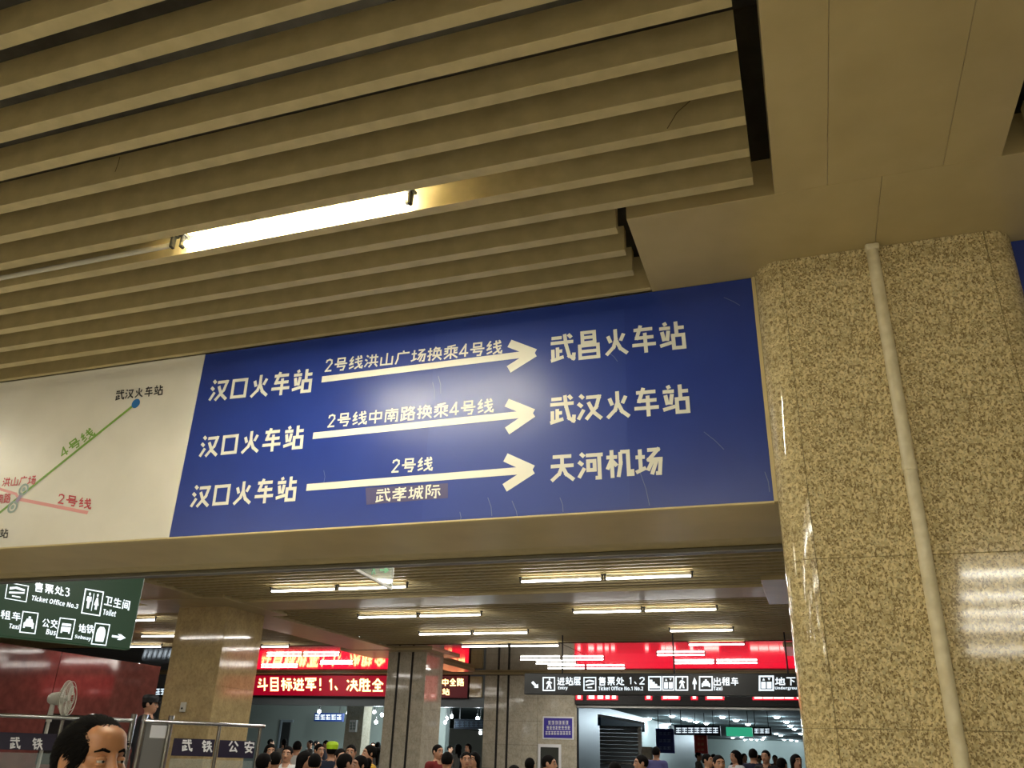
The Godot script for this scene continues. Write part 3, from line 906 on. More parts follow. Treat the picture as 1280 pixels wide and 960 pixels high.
func make_columns() -> void:
	clad_column("granite_column", -0.062, 1.05, -3.57, -4.68, CEIL, 0.125, [0.0, 0.46, 1.09, 1.725, 2.36, 3.0, 3.78], M.granite, M.joint, [], "speckled tan granite column with rounded corners beside the blue sign")
	clad_column("marble_column", -10.22, -9.2, -12.0, -13.05, CEIL - 0.03, 0.0, [0.0, 0.62, 1.24, 1.86, 2.48, 3.10, 3.75], M.marble, M.joint, [], "square yellowish marble column behind the steel police booth")
	clad_column("marble_column", -9.5, -8.5, -18.6, -19.6, CEIL - 0.03, 0.0, [0.0, 0.62, 1.24, 1.86, 2.48, 3.10, 3.75], M.marble_pale, M.groove, [-9.22, -8.86], "marble column with two dark grooves between the red scrolling boards")
	clad_column("marble_column", 0.0, 1.0, -12.0, -13.05, CEIL - 0.03, 0.0, [0.0, 0.62, 1.24, 1.86, 2.48, 3.10, 3.75], M.marble, M.joint, [], "square marble column hidden behind the granite column")
	# cable duct clipped to the front of the granite column
	var d := thing("cable_duct", Vector3(0.46, 0, -3.55), "cream plastic cable duct running down the granite column", "cable duct")
	for e in [[0.0, 1.66], [1.662, 2.72], [2.722, CEIL - 0.015]]:
		var poly := []
		for j in 9:
			var t := PI * j / 8
			poly.append(Vector2(0.465 - cos(t) * 0.026, -3.57 + 0.002 + pow(sin(t), 0.6) * 0.034))
		var st := begin()
		upright(st, poly, e[0], e[1])
		part(d, "duct_length", st, M.pipe)
	for y in [1.66, 2.72]:
		var poly := []
		for j in 9:
			var t := PI * j / 8
			poly.append(Vector2(0.465 - cos(t) * 0.029, -3.57 + 0.001 + pow(sin(t), 0.6) * 0.038))
		var st := begin()
		upright(st, poly, y - 0.02, y + 0.02)
		part(d, "coupling", st, M.pipe)
	var bl := begin()
	box(bl, Vector3(0.435, CEIL - 0.03, -3.57), Vector3(0.495, CEIL - 0.001, -3.528), 0.006)
	part(d, "end_block", bl, M.pipe)

func tube_proto(lit: Material, energy: float, tint: Color, label: String, group: String) -> Node3D:
	var t := thing("fluorescent_tube", Vector3.ZERO, label, "light", group)
	var st := begin()
	cyl(st, Vector3(-0.585, 0, 0), Vector3(0.585, 0, 0), 0.0135, 0.0135, 14, true)
	part(t, "tube", st, lit)
	for s in [-1.0, 1.0]:
		var e := begin()
		cyl(e, Vector3(s * 0.583, 0, 0), Vector3(s * 0.602, 0, 0), 0.014, 0.014, 12)
		part(t, "end_cap", e, M.cap)
		var h := begin()
		box(h, Vector3(s * 0.605 - 0.009, -0.017, -0.014), Vector3(s * 0.605 + 0.009, 0.055, 0.014), 0.004)
		box(h, Vector3(s * 0.605 - 0.02, 0.045, -0.02), Vector3(s * 0.605 + 0.02, 0.06, 0.02), 0.003)
		part(t, "lamp_holder", h, M.dark)
	var r := begin()
	box(r, Vector3(-0.61, 0.058, -0.016), Vector3(0.61, 0.082, 0.016), 0.003)
	part(t, "batten", r, M.slat)
	if energy > 0.0:
		var l := AreaLight3D.new()
		l.name = "tube_light"
		l.area_size = Vector2(1.17, 0.026)
		l.light_energy = energy * POWER
		l.light_color = tint
		l.area_range = 60.0
		l.area_attenuation = 2.0
		l.shadow_enabled = true
		l.rotation.x = -PI / 2
		l.position.y = -0.016
		t.add_child(l)
	return t

func make_tubes() -> void:
	var warm := Color(1.0, 0.985, 0.92)
	var cool := Color(1.0, 0.985, 0.95)
	var y := CEIL + 0.045
	var near := tube_proto(M.tube_warm, 0.5, warm, "lit fluorescent tube between the cream ceiling slats above the blue sign", "")
	near.position = Vector3(-2.05, y - 0.03, -2.665)
	var off := tube_proto(M.tube_off, 0.0, warm, "unlit fluorescent tube end to end with the lit tube in slats", "")
	off.position = Vector3(-3.32, y - 0.02, -2.665)
	# the rows behind the camera that light this end of the concourse
	for e in [[-2.05, 1.3], [-6.6, 1.3], [2.4, 4.0], [3.66, 4.0], [2.6, 5.53], [3.86, 5.53], [2.8, 7.03], [4.06, 7.03], [3.0, 8.53], [4.26, 8.53], [3.5, 11.7], [-2.05, 4.0], [-6.6, 4.0], [-3.3, 7.0], [-7.8, 7.0], [5.2, 1.3], [-11.0, 2.0], [-3.0, 11.0], [-0.7, 1.3], [-3.3, 1.3], [-5.3, 1.3], [-0.7, 4.0], [-4.6, 4.0], [5.2, -1.3], [-9.5, 4.5]]:
		copy(near, "fluorescent_tube", Vector3(e[0], CEIL - 0.06, e[1]), "lit fluorescent tube over the concourse facing the sign beam", "tubes over the near concourse")
	near.get_node("tube").material_override = M.tube_bright
	copy(near, "fluorescent_tube", Vector3(-6.6, y - 0.03, -2.665), "lit fluorescent tube between slats above the white route map", "")
	# hall beyond: pairs of tubes; each pixel pair is one end of a pair of tubes
	var hall := tube_proto(M.tube_cool, 0.50, cool, "lit fluorescent tube under the dark slats of the hall beyond the beam", "tubes of the hall beyond")
	var first := true
	for e in [[336, 734, 512, 729], [649, 722, 867, 714], [447, 768, 603, 764], [716, 762, 897, 756], [523, 789.5, 661, 787], [576, 805, 700, 803.5], [649, 823.5, 756, 823], [684, 834.5, 782, 834], [670, 829, 720, 828], [835, 784.5, 918, 784], [859, 802.5, 932, 801.5], [820, 818, 882, 817], [842, 828, 948, 827.5], [180, 793, 221, 791], [160, 806, 202, 805], [166, 772, 195, 771], [327, 805.5, 362, 805], [332, 818.5, 426, 818], [400, 829, 441, 828.5], [325, 833, 374, 833]]:
		var h := CEIL - 0.02
		if e[1] > 807: h = CEIL - 0.004
		var a := on_y(e[0], e[1], h)
		var b := on_y(e[2], e[3], h)
		var n := maxi(1, int(round(a.distance_to(b) / 1.22)))
		for i in n:
			var at := Vector3(lerpf(a.x, b.x, (i + 0.5) / n), h - (0.055 if e[1] < 807 else 0.02), (a.z + b.z) / 2)
			if first:
				hall.position = at
				hall.scale.x = a.distance_to(b) / n / 1.25
				hall.set_meta("label", hall_label(at))
				first = false
			else:
				copy(hall, "fluorescent_tube", at, hall_label(at)).scale.x = a.distance_to(b) / n / 1.25
	for e in [[4.0, -8.0], [6.0, -14.0], [4.0, -19.0], [-7.2, -8.65], [-5.97, -8.65], [-3.2, -8.65], [-1.98, -8.65], [-7.2, -6.2], [-5.97, -6.2], [-3.2, -6.2], [-1.98, -6.2], [-15.5, -8.65], [-14.28, -8.65], [-12.2, -6.2], [-10.98, -6.2], [-18.0, -11.2], [-12.3, -8.65], [-11.07, -8.65]]:
		copy(hall, "fluorescent_tube", Vector3(e[0], CEIL - 0.075, e[1]), "lit fluorescent tube of the hall, out of sight behind the sign beam").scale.x = 0.99

func hall_label(at: Vector3) -> String:
	var row: int = clampi(int(round((-at.z - 10.9) / 2.35)), 0, 5)
	var bay := "beside the kiosk side" if at.x < -10.3 else "over the middle bay"
	return "lit fluorescent tube, %s row from the sign beam, %s of the hall" % [["first", "second", "third", "fourth", "fifth", "sixth"][row], bay]

func make_beam_signs() -> void:
	var b := thing("beam", Vector3(-13, 2.64, -4.0), "cream plastered beam that carries the direction signs", "beam", "", "structure")
	part(b, "beam_core", slab_at(Vector3(-27, 2.642, -4.33), Vector3(-0.02, CEIL + 0.02, -3.715), b.position, 0.006), M.soffit)
	part(b, "darkened_beam", slab_at(Vector3(-27, CEIL + 0.021, -4.33), Vector3(14, 5.6, -3.715), b.position), M.slab, "bare concrete of the beam above the ceiling, its tone darkened for shade")  # darker tone here deepens the shade seen through the slat gap
	part(b, "beam_core", slab_at(Vector3(1.01, 2.642, -4.33), Vector3(14, CEIL + 0.02, -3.715), b.position, 0.006), M.soffit)
	var s := thing("roller_shutter_box", Vector3(-5, 2.7, -4.7), "brown metal roller shutter box behind the sign beam", "shutter box")
	part(s, "housing", slab_at(Vector3(-9.1, 2.73, -4.93), Vector3(-0.07, 3.3, -4.36), s.position, 0.01), M.slat)
	part(s, "bottom_rail", slab_at(Vector3(-9.1, 2.70, -4.93), Vector3(-0.07, 2.728, -4.86), s.position, 0.004), M.steel_dull)
	# white route map
	var f := sheet_frame(Vector3(-3.3, 2.64, SIGN_Z), Vector3.RIGHT, Vector3.UP)
	var split := on_z(256, 442, SIGN_Z)
	var split_low := on_z(212, 672, SIGN_Z)
	var sx := (split.x + split_low.x) / 2
	var w := thing("route_map_sign", Vector3(-6.2, 2.64, SIGN_Z), "cream white metro route map panel beside the blue sign", "sign")
	part(w, "panel", slab_at(Vector3(-9.1, 2.645, SIGN_Z - 0.025), Vector3(sx - 0.002, CEIL, SIGN_Z), w.position, 0.002), M.sign_white)
	part(w, "bottom_lip", slab_at(Vector3(-9.1, 2.635, SIGN_Z - 0.025), Vector3(sx - 0.002, 2.645, SIGN_Z + 0.006), w.position, 0.002), M.trim)
	org = w.position
	var pale := begin()
	line(pale, f, [fp(f, -30, 602), fp(f, 20, 617.5), fp(f, 24, 624)], 0.016, 0.0012)
	line(pale, f, [fp(f, 24, 624), fp(f, 110, 641)], 0.02, 0.0012)
	part(w, "pink_line", pale, M.ink_pink, "pale red line of the route map")
	var gl := begin()
	line(gl, f, [fp(f, 170, 504.5), fp(f, -60, 689)], 0.017, 0.0016)
	part(w, "green_line", gl, M.ink_green, "green line of the route map")
	gl = begin()
	write_px(gl, f, "4号线", [79, 573], [120, 543.5], [73.5, 562.5], 0.13, 0.0016)
	part(w, "lettering", gl, M.ink_green, "green line number")
	var dot := begin()
	round_spot(dot, f, fp(f, 170, 504.5), 0.031, 0.0022)
	part(w, "blue_stop", dot, M.ink_blue)
	for e in [[30, 612], [16, 634]]:
		var rings := begin()
		var q := []
		for i in 21: q.append(fp(f, e[0], e[1]) + Vector2(cos(TAU * i / 20), sin(TAU * i / 20)) * 0.032)
		line(rings, f, q, 0.012, 0.0022)
		round_spot(rings, f, fp(f, e[0], e[1]), 0.014, 0.0022)
		part(w, "stop_ring", rings, M.ink_ring)
	var link := begin()
	line(link, f, [fp(f, 28, 617), fp(f, 19, 630)], 0.03, 0.0019)
	part(w, "stop_link", link, M.ink_violet)
	var red := begin()
	write_px(red, f, "洪山广场", [2, 609], [44, 606], [4.5, 597.0], 0.115)
	part(w, "lettering", red, M.ink_red, "red station name")
	red = begin()
	write_px(red, f, "2号线", [72, 629.7], [114, 637.3], [73.7, 616.5], 0.125)
	part(w, "lettering", red, M.ink_red, "red line number")
	red = begin()
	write_px(red, f, "中南路", [-13, 631], [12.5, 628.5], [-11, 619], 0.115)
	part(w, "lettering", red, M.ink_red, "red station name")
	var blk := begin()
	write_px(blk, f, "武汉火车站", [144, 501], [203.5, 494], [145.5, 488.0], 0.125)
	part(w, "lettering", blk, M.ink, "black station name")
	blk = begin()
	write_px(blk, f, "武昌火车站", [-46, 676], [10, 672.5], [-44.5, 664.0], 0.125)
	part(w, "lettering", blk, M.ink, "black station name")
	# blue direction sign
	var d := thing("direction_sign", Vector3(-1.7, 2.64, SIGN_Z), "long blue sign with three white arrows to railway stations and airport", "sign")
	part(d, "panel", slab_at(Vector3(sx, 2.645, SIGN_Z - 0.025), Vector3(-0.078, CEIL - 0.002, SIGN_Z), d.position, 0.002), M.sign_blue)
	part(d, "bottom_lip", slab_at(Vector3(sx, 2.635, SIGN_Z - 0.025), Vector3(-0.078, 2.645, SIGN_Z + 0.006), d.position, 0.002), M.trim)
	part(d, "side_trim", slab_at(Vector3(-0.078, 2.64, SIGN_Z - 0.02), Vector3(-0.06, CEIL - 0.002, SIGN_Z + 0.008), d.position, 0.002), M.trim)
	org = d.position
	var bp := begin()
	var seam := on_z(534, 560, SIGN_Z).x
	fill(bp, f, [Vector2(seam + 3.3, 0.02), Vector2(seam + 4.35, 0.02), Vector2(seam + 4.35, 1.06), Vector2(seam + 3.3, 1.06)], 0.0006)
	part(d, "overlay_sheet", bp, M.sign_blue_patch)
	var pp := begin()
	fill(pp, f, [fp(f, 458, 631), fp(f, 560, 622.5), fp(f, 560, 604), fp(f, 457, 610)], 0.0012)
	part(d, "pasted_patch", pp, M.sign_patch, "dull violet patch pasted under the lowest arrow")
	for e in [["汉口火车站", [260, 504], [389, 491], [265, 474], 0.125], ["汉口火车站", [248, 574], [378.5, 561.5], [252.5, 544], 0.125], ["汉口火车站", [237, 637], [369.5, 627], [242, 605.5], 0.125],
		["2号线洪山广场换乘4号线", [405.5, 466], [627.5, 442.5], [408, 449], 0.115], ["2号线中南路换乘4号线", [409, 535.5], [617, 516], [411, 518], 0.115], ["2号线", [488.8, 592], [540.5, 588.8], [491, 574], 0.12], ["武孝城际", [469, 628.5], [550.6, 622.5], [470.3, 611], 0.115],
		["武昌火车站", [688, 454], [858.7, 436.5], [687, 419], 0.125], ["武汉火车站", [687, 531.5], [863.6, 517], [686.7, 495], 0.125], ["天河机场", [687, 603.5], [829.5, 595], [686.5, 567], 0.125]]:
		var st := begin()
		write_px(st, f, e[0], e[1], e[2], e[3], e[4])
		part(d, "lettering", st, M.letter)
	for e in [[402.5, 474.5, 668.7, 441.5, 637, 429.5, 636, 462], [391.5, 545, 666.5, 516.8, 633.5, 503.5, 634, 539], [383.5, 609.5, 666, 587.3, 632, 572, 631, 610]]:
		var st := begin()
		var tip := fp(f, e[2], e[3])
		var tail := fp(f, e[0], e[1])
		line(st, f, [tail, tip + (tail - tip).normalized() * 0.03], 0.038)
		line(st, f, [fp(f, e[4], e[5]), tip], 0.046, 0.0021)
		line(st, f, [fp(f, e[6], e[7]), tip], 0.046, 0.0021)
		part(d, "arrow", st, M.letter)
	for e in [[541, 478, 543, 500], [405, 588, 405, 604], [610, 622, 615, 645], [640, 626, 648, 652], [800, 590, 812, 632], [956, 590, 962, 615], [880, 540, 905, 562], [760, 440, 772, 452], [548, 470, 551, 492], [700, 622, 704, 640], [905, 372, 925, 382], [575, 640, 575, 654]]:
		var sc := begin()
		line(sc, f, [fp(f, e[0], e[1]), fp(f, (e[0] + e[2]) / 2.0 + 1.5, (e[1] + e[3]) / 2.0), fp(f, e[2], e[3])], 0.0028, 0.0016)
		part(d, "scratch", sc, M.scratch)
	# the next sign on the other side of the column
	var o := thing("direction_sign", Vector3(4.5, 2.64, SIGN_Z), "plain end of another blue sign past the granite column", "sign")
	part(o, "panel", slab_at(Vector3(1.052, 2.645, SIGN_Z - 0.025), Vector3(8.0, CEIL - 0.002, SIGN_Z), o.position, 0.002), M.sign_blue)
	part(o, "bottom_lip", slab_at(Vector3(1.052, 2.635, SIGN_Z - 0.025), Vector3(8.0, 2.645, SIGN_Z + 0.006), o.position, 0.002), M.trim)

func fp(f: Dictionary, x: float, y: float) -> Vector2:
	return flat(f, on_plane(x, y, f.o, f.n))

func make_far_wall() -> void:
	# header over the openings, solid marble between px 605 and 721, all in the plane z = -24.3
	var zf := -24.3
	var w := thing("wall_far", Vector3(-9, 0, zf), "pale marble far wall of the hall with wide openings", "wall", "", "structure")
	var a := on_z(605, 880, zf).x
	var b := on_z(721, 880, zf).x
	part(w, "header", slab_at(Vector3(-27, 2.83, zf - 0.3), Vector3(a, 5.6, zf), w.position), M.grey_panel)
	part(w, "header", slab_at(Vector3(b, 2.86, zf - 0.3), Vector3(14, 5.6, zf), w.position), M.grey_panel)
	part(w, "header_edge", slab_at(Vector3(b, 2.86, zf), Vector3(14, 2.93, zf + 0.05), w.position, 0.01), M.steel_dull)
	part(w, "core", slab_at(Vector3(a + 0.02, 0, zf - 0.3), Vector3(b - 0.02, 5.6, zf - 0.02), w.position), M.groove)
	part(w, "jamb", slab_at(Vector3(-27, 0, zf - 0.3), Vector3(on_z(322, 900, zf).x - 1.2, 2.83, zf), w.position), M.grey_panel)
	part(w, "jamb", slab_at(Vector3(3.0, 0, zf - 0.3), Vector3(14, 2.86, zf), w.position), M.marble_pale)
	var cuts := [605.0, 620.5, 623.0, 633.5, 636.0, 672.0, 721.0]
	var i := 0
	while i < cuts.size() - 1:
		if i != 1 and i != 3:
			var x0 := on_z(cuts[i], 880, zf).x + 0.004
			var x1 := on_z(cuts[i + 1], 880, zf).x - 0.004
			for y in 6:
				part(w, "slab", slab_at(Vector3(x0, y * 0.62 + 0.002, zf - 0.02), Vector3(x1, (y + 1) * 0.62 - 0.002, zf), w.position, 0.002), M.marble_pale)
		i += 1
	# bracket-like box beside the second board
	part(w, "wall_block", slab_at(on_z(588, 872, zf) + Vector3(0, 0, 0), on_z(604, 846, zf) + Vector3(0, 0, 0.12), w.position, 0.01), M.marble)
	# notice and framed mirror on the marble
	var f := sheet_frame(Vector3(-7, 2, zf + 0.03), Vector3.RIGHT, Vector3.UP)
	var n := thing("notice_board", on_z(698, 922, zf), "violet blue notice with white text on the marble wall", "notice")
	var q := on_z(680, 922, zf)
	var q2 := on_z(715.5, 898, zf)
	part(n, "frame", slab_at(Vector3(q.x - 0.04, q.y - 0.04, zf), Vector3(q2.x + 0.04, q2.y + 0.04, zf + 0.02), n.position, 0.005), M.paper)
	part(n, "panel", slab_at(Vector3(q.x, q.y, zf + 0.02), Vector3(q2.x, q2.y, zf + 0.03), n.position), mat(Color(0.24, 0.20, 0.62), 0.4))
	org = n.position
	for e in [[685, 901, 711, 905.5, 6], [683, 907.5, 713, 912, 8], [681.5, 914, 714, 918.5, 9]]:
		var st := begin()
		scribble(st, f, e[0], e[1], e[2], e[3], e[4])
		part(n, "text_line", st, M.paper)
	var m := thing("framed_mirror", on_z(687, 958, zf), "white framed mirror low on the marble wall", "mirror")
	var r0 := on_z(674, 962, zf)
	var r1 := on_z(700, 933, zf)
	r0.y = 0.95
	part(m, "frame", slab_at(Vector3(r0.x - 0.04, r0.y, zf), Vector3(r1.x + 0.04, r1.y + 0.05, zf + 0.03), m.position, 0.008), M.paper)
	part(m, "glass", slab_at(Vector3(r0.x + 0.04, r0.y + 0.06, zf + 0.03), Vector3(r1.x - 0.03, r1.y - 0.03, zf + 0.034), m.position), mat(Color(0.35, 0.37, 0.36), 0.1, 0.7))

func red_light(parent: Node, at: Vector3, size: Vector2, energy: float) -> void:
	var l := AreaLight3D.new()
	l.name = "board_light"
	l.area_size = size
	l.light_energy = energy * POWER
	l.light_color = Color(1.0, 0.06, 0.20)
	l.area_range = 60.0
	l.area_attenuation = 2.0
	l.shadow_enabled = true
	parent.add_child(l)
	l.position = at - org
	l.rotation.y = PI                           # faces +z

func led_text(o: Node3D, f: Dictionary, e: Array, m: Material) -> void:
	for pass_at in 2:
		org = o.position
		var st := begin()
		write_px(st, f, e[0], [e[1], e[3]], [e[2], e[3]], [e[1], e[4]], 0.20 if pass_at == 0 else 0.125, 0.003 if pass_at == 0 else 0.006)
		part(o, "halo" if pass_at == 0 else "lettering", st, M.led_halo if pass_at == 0 else m)

func make_boards() -> void:
	# red scrolling boards on the far wall
	var zb := -24.2
	var fb := sheet_frame(Vector3(-10, 3, zb + 0.06), Vector3.RIGHT, Vector3.UP)
	var p0 := on_z(318, 869, zb)
	var p1 := on_z(490, 843, zb)
	p1.y = minf(p1.y, CEIL - 0.09)
	var b := thing("led_board", Vector3((p0.x + p1.x) / 2, p0.y, zb), "red scrolling board with large bright characters between two columns", "led board")
	part(b, "housing", slab_at(Vector3(p0.x - 0.3, p0.y - 0.05, zb - 0.09), Vector3(p1.x + 0.3, p1.y + 0.03, zb + 0.05), b.position, 0.01), M.dark)
	part(b, "screen", slab_at(Vector3(p0.x - 0.25, p0.y, zb + 0.05), Vector3(p1.x + 0.25, p1.y, zb + 0.06), b.position), M.led_board)
	for e in [["斗目标进军", 321.5, 396, 863.8, 847.0], ["！", 397, 404, 864, 847], ["1", 410, 417.5, 864, 848], ["、", 417.5, 425, 864, 848], ["决胜全", 433, 480, 864.7, 848], ["目", 482, 497, 865, 848]]:
		led_text(b, fb, e, M.led_text)
	red_light(b, Vector3((p0.x + p1.x) / 2, (p0.y + p1.y) / 2, zb + 0.08), Vector2(p1.x - p0.x, p1.y - p0.y), 0.5)
	# second board
	p0 = on_z(538, 872, zb)
	p1 = on_z(586, 845, zb)
	p1.y = minf(p1.y, CEIL - 0.09)
	var c := thing("led_board", Vector3((p0.x + p1.x) / 2, p0.y, zb), "small red board with two short lines beside the grooved column", "led board")
	part(c, "housing", slab_at(Vector3(p0.x, p0.y - 0.03, zb - 0.08), Vector3(p1.x + 0.01, p1.y + 0.03, zb + 0.05), c.position, 0.01), M.dark)
	part(c, "screen", slab_at(Vector3(p0.x, p0.y, zb + 0.05), Vector3(p1.x, p1.y, zb + 0.06), c.position), M.led_dim)
	for e in [["目中全路", 543, 580, 857.5, 848.0], ["场站", 543, 562, 869, 860.5]]:
		led_text(c, fb, e, M.led_text)
	red_light(c, Vector3((p0.x + p1.x) / 2, (p0.y + p1.y) / 2, zb + 0.08), Vector2(p1.x - p0.x, p1.y - p0.y), 0.12)
	# third board behind the hanging black sign, only its lower edge is in sight
	p0 = on_z(719, 879, zb)
	p1 = on_z(1010, 845, zb)
	p1.y = minf(p1.y, CEIL - 0.09)
	var g := thing("led_board", Vector3((p0.x + p1.x) / 2, p0.y, zb), "long red board half hidden behind the hanging black sign", "led board")
	part(g, "housing", slab_at(Vector3(p0.x, p0.y - 0.04, zb - 0.09), Vector3(p1.x + 1.0, p1.y + 0.03, zb + 0.05), g.position, 0.01), M.dark)
	part(g, "screen", slab_at(Vector3(p0.x, p0.y + 0.27, zb + 0.05), Vector3(p1.x + 0.9, p1.y, zb + 0.06), g.position), M.led_board)
	for e in [[722, 726], [736, 743], [747, 754], [757, 762], [765, 770], [808.5, 813], [829, 834], [834.6, 848], [866, 870], [884, 903], [943, 953], [954, 966], [967, 980], [981, 992], [996, 1001]]:
		for pass_at in 2:
			org = g.position
			var st := begin()
			var gr := 2.4 if pass_at == 0 else 0.0
			fill(st, fb, px_rect(fb, e[0] - gr, 869.5 - gr * 0.7, e[1] + gr, 873.4 + gr * 0.7), 0.003 if pass_at == 0 else 0.006)
			part(g, "halo" if pass_at == 0 else "lit_dots", st, M.led_halo if pass_at == 0 else M.led_hot)
	red_light(g, Vector3((p0.x + p1.x) / 2, (p0.y + p1.y) / 2, zb + 0.08), Vector2(p1.x - p0.x, p1.y - p0.y), 0.5)
	# hanging black direction sign
	var zs := -16.3
	var fs := sheet_frame(Vector3(-4, 3, zs), Vector3.RIGHT, Vector3.UP)
	p0 = on_z(655, 868, zs)
	p1 = on_z(1012, 841.5, zs)
	var s := thing("hanging_sign", Vector3((p0.x + p1.x) / 2, p0.y, zs), "long black hanging sign with white pictograms and ticket office text", "sign")
	part(s, "case", slab_at(Vector3(p0.x, p0.y, zs - 0.14), Vector3(p1.x + 0.6, p1.y, zs), s.position, 0.01), M.black_board)
	for x in [703.0, 843.0, 985.0]:
		var st := begin()
		org = s.position
		var top := on_z(x, 841, zs - 0.07)
		cyl(st, Vector3(top.x, top.y - 0.02, zs - 0.07), Vector3(top.x, CEIL, zs - 0.07), 0.014, 0.014, 8)
		part(s, "hanger", st, M.dark)
	org = s.position
	for e in [["arrow_down", 662, 674, 861, 849, 0.0], ["walk", 679, 693.3, 863, 847, 0.09], ["ticket", 730, 744.7, 863, 847, 0.09], ["stairs", 811, 826, 862.6, 846, 0.09], ["lift", 828.5, 842.5, 862.6, 846, 0.09], ["walk", 845, 859.5, 862.6, 846, 0.09], ["arrow_up", 863.5, 873, 862.6, 846, 0.0], ["taxi", 874.5, 890.3, 862.6, 846, 0.09], ["lift", 949.5, 966.5, 862.6, 845.5, 0.12]]:
		var st := begin()
		icon_px(st, fs, e[0], [e[1], e[3]], [e[2], e[3]], [e[1], e[4]], e[5])
		part(s, "pictogram", st, M.backlit)
	for e in [["进站层", 696.5, 726.3, 856.8, 846], ["售票处", 747.6, 780.6, 856.8, 846], ["1", 785.6, 791, 856, 846], ["、", 792, 798, 856, 846], ["2", 799, 806.5, 856, 846], ["出租车", 891.5, 923.5, 857, 846.5], ["地下通道", 968.6, 1023, 857, 846]]:
		var st := begin()
		write_px(st, fs, e[0], [e[1], e[3]], [e[2], e[3]], [e[1], e[4]], 0.13)
		part(s, "lettering", st, M.backlit)
	for e in [["Entry", 697.7, 709.6], ["Ticket Office No.1 No.2", 748, 804], ["Taxi", 892, 903], ["Underground", 969, 1003]]:
		latin_px(s, fs, e[0], [e[1], 863], [e[2], 863], [e[1], 858], M.backlit)
	# green direction sign hanging crosswise
	var ga := on_y(0, 795, 2.49)
	var gb := on_y(163, 812, 2.49)
	var gr := (gb - ga).normalized()
	var gn := gr.cross(Vector3.UP).normalized()
	var fg := sheet_frame(ga, gr, Vector3.UP)
	var h := thing("hanging_sign", ga + gr * 0.3 - gn * 0.06, "dark green hanging sign with white toilet, taxi and bus symbols", "sign")
	org = h.position
	T = Transform3D(Basis(gr, Vector3.UP, gn), ga)
	var st1 := begin()
	box(st1, Vector3(-1.1, 0, -0.14), Vector3(ga.distance_to(gb), 0.84, -0.002), 0.01)
	part(h, "case", st1, M.green_board)
	for x in [-0.6, 1.0]:
		var st := begin()
		cyl(st, Vector3(x, 0.83, -0.07), Vector3(x, CEIL - 2.49, -0.07), 0.015, 0.015, 8)
		part(h, "hanger", st, M.dark)
	T = Transform3D()
	for e in [["ticket", [6.3, 747.8], [32.6, 752.3], [9.5, 728]], ["toilet", [102, 766], [124.5, 769.6], [107, 736.3]], ["taxi", [24.6, 790], [43.6, 792], [28.8, 764.4]], ["bus", [70.3, 797], [89.3, 799], [75.2, 772.4]], ["subway", [114.2, 804.8], [132.2, 806.6], [119.3, 779]]]:
		var st := begin()
		icon_px(st, fg, e[0], e[1], e[2], e[3], 0.05, 0.001)
		part(h, "pictogram", st, M.backlit)
	var sa := begin()
	icon_px(sa, fg, "arrow", [138, 802], [157, 804.5], [140, 788], 0.0, 0.001)
	part(h, "arrow", sa, M.backlit)
	for e in [["售票处3", [42, 738.7], [87, 746.4], [43, 727]], ["卫生间", [129.4, 756.3], [161.7, 763.3], [131.5, 744]], ["出租车", [-13.4, 771.7], [26, 776.7], [-12.5, 760.5]], ["公交", [52, 783.7], [71.7, 786], [53.2, 772.4]], ["地铁", [97.7, 790.7], [116.7, 793], [98.5, 778.8]]]:
		var st := begin()
		write_px(st, fg, e[0], e[1], e[2], e[3], 0.12, 0.001)
		part(h, "lettering", st, M.backlit)
	for e in [["Ticket Office No.3", [38.7, 750], [97, 761], [39.4, 743.6]], ["Toilet", [128, 768.2], [144, 771], [128.7, 760.5]], ["Taxi", [10.5, 785], [23.2, 786.8], [11, 778.8]], ["Bus", [57, 792.8], [69, 794.5], [57.4, 785.8]], ["Subway", [92.8, 799], [113, 802], [93.2, 792.8]]]:
		latin_px(h, fg, e[0], e[1], e[2], e[3], M.backlit)
	# green exit sign, most of it behind the beam
	var ea := on_y(444, 711, 2.8)
	var eb := on_y(490, 736, 2.8)
	var er := (eb - ea).normalized()
	var en := er.cross(Vector3.UP).normalized()
	var fe := sheet_frame(ea, er, Vector3.UP)
	var x := thing("exit_sign", ea, "clear acrylic exit sign with green print hanging behind the beam", "sign")
	org = x.position
	T = Transform3D(Basis(er, Vector3.UP, en), ea)
	var se := begin()
	box(se, Vector3(0, 0, -0.012), Vector3(ea.distance_to(eb), 0.34, 0.0), 0.002)
	part(x, "panel", se, M.acrylic)
	var sb := begin()
	box(sb, Vector3(-0.005, -0.012, -0.014), Vector3(ea.distance_to(eb) + 0.005, 0.012, 0.002), 0.003)
	part(x, "bottom_edge", sb, M.plastic_white)
	var sd := begin()
	box(sd, Vector3(ea.distance_to(eb) - 0.008, 0.0, -0.014), Vector3(ea.distance_to(eb) + 0.008, 0.34, 0.002), 0.003)
	part(x, "side_edge", sd, M.plastic_white)
	for q in [0.12, 0.68]:
		var sh := begin()
		cyl(sh, Vector3(q, 0.34, -0.006), Vector3(q, CEIL - 2.8, -0.006), 0.006, 0.006, 6)
		part(x, "hanger", sh, M.steel_dull)
	T = Transform3D()
	var sg := begin()
	icon_px(sg, fe, "walk", [461, 720], [472, 720], [461, 703], 0.0)
	icon_px(sg, fe, "arrow", [474, 719], [487, 719], [474, 706], 0.0)
	part(x, "print", sg, mat(Color(0.15, 0.62, 0.25), 0.4))

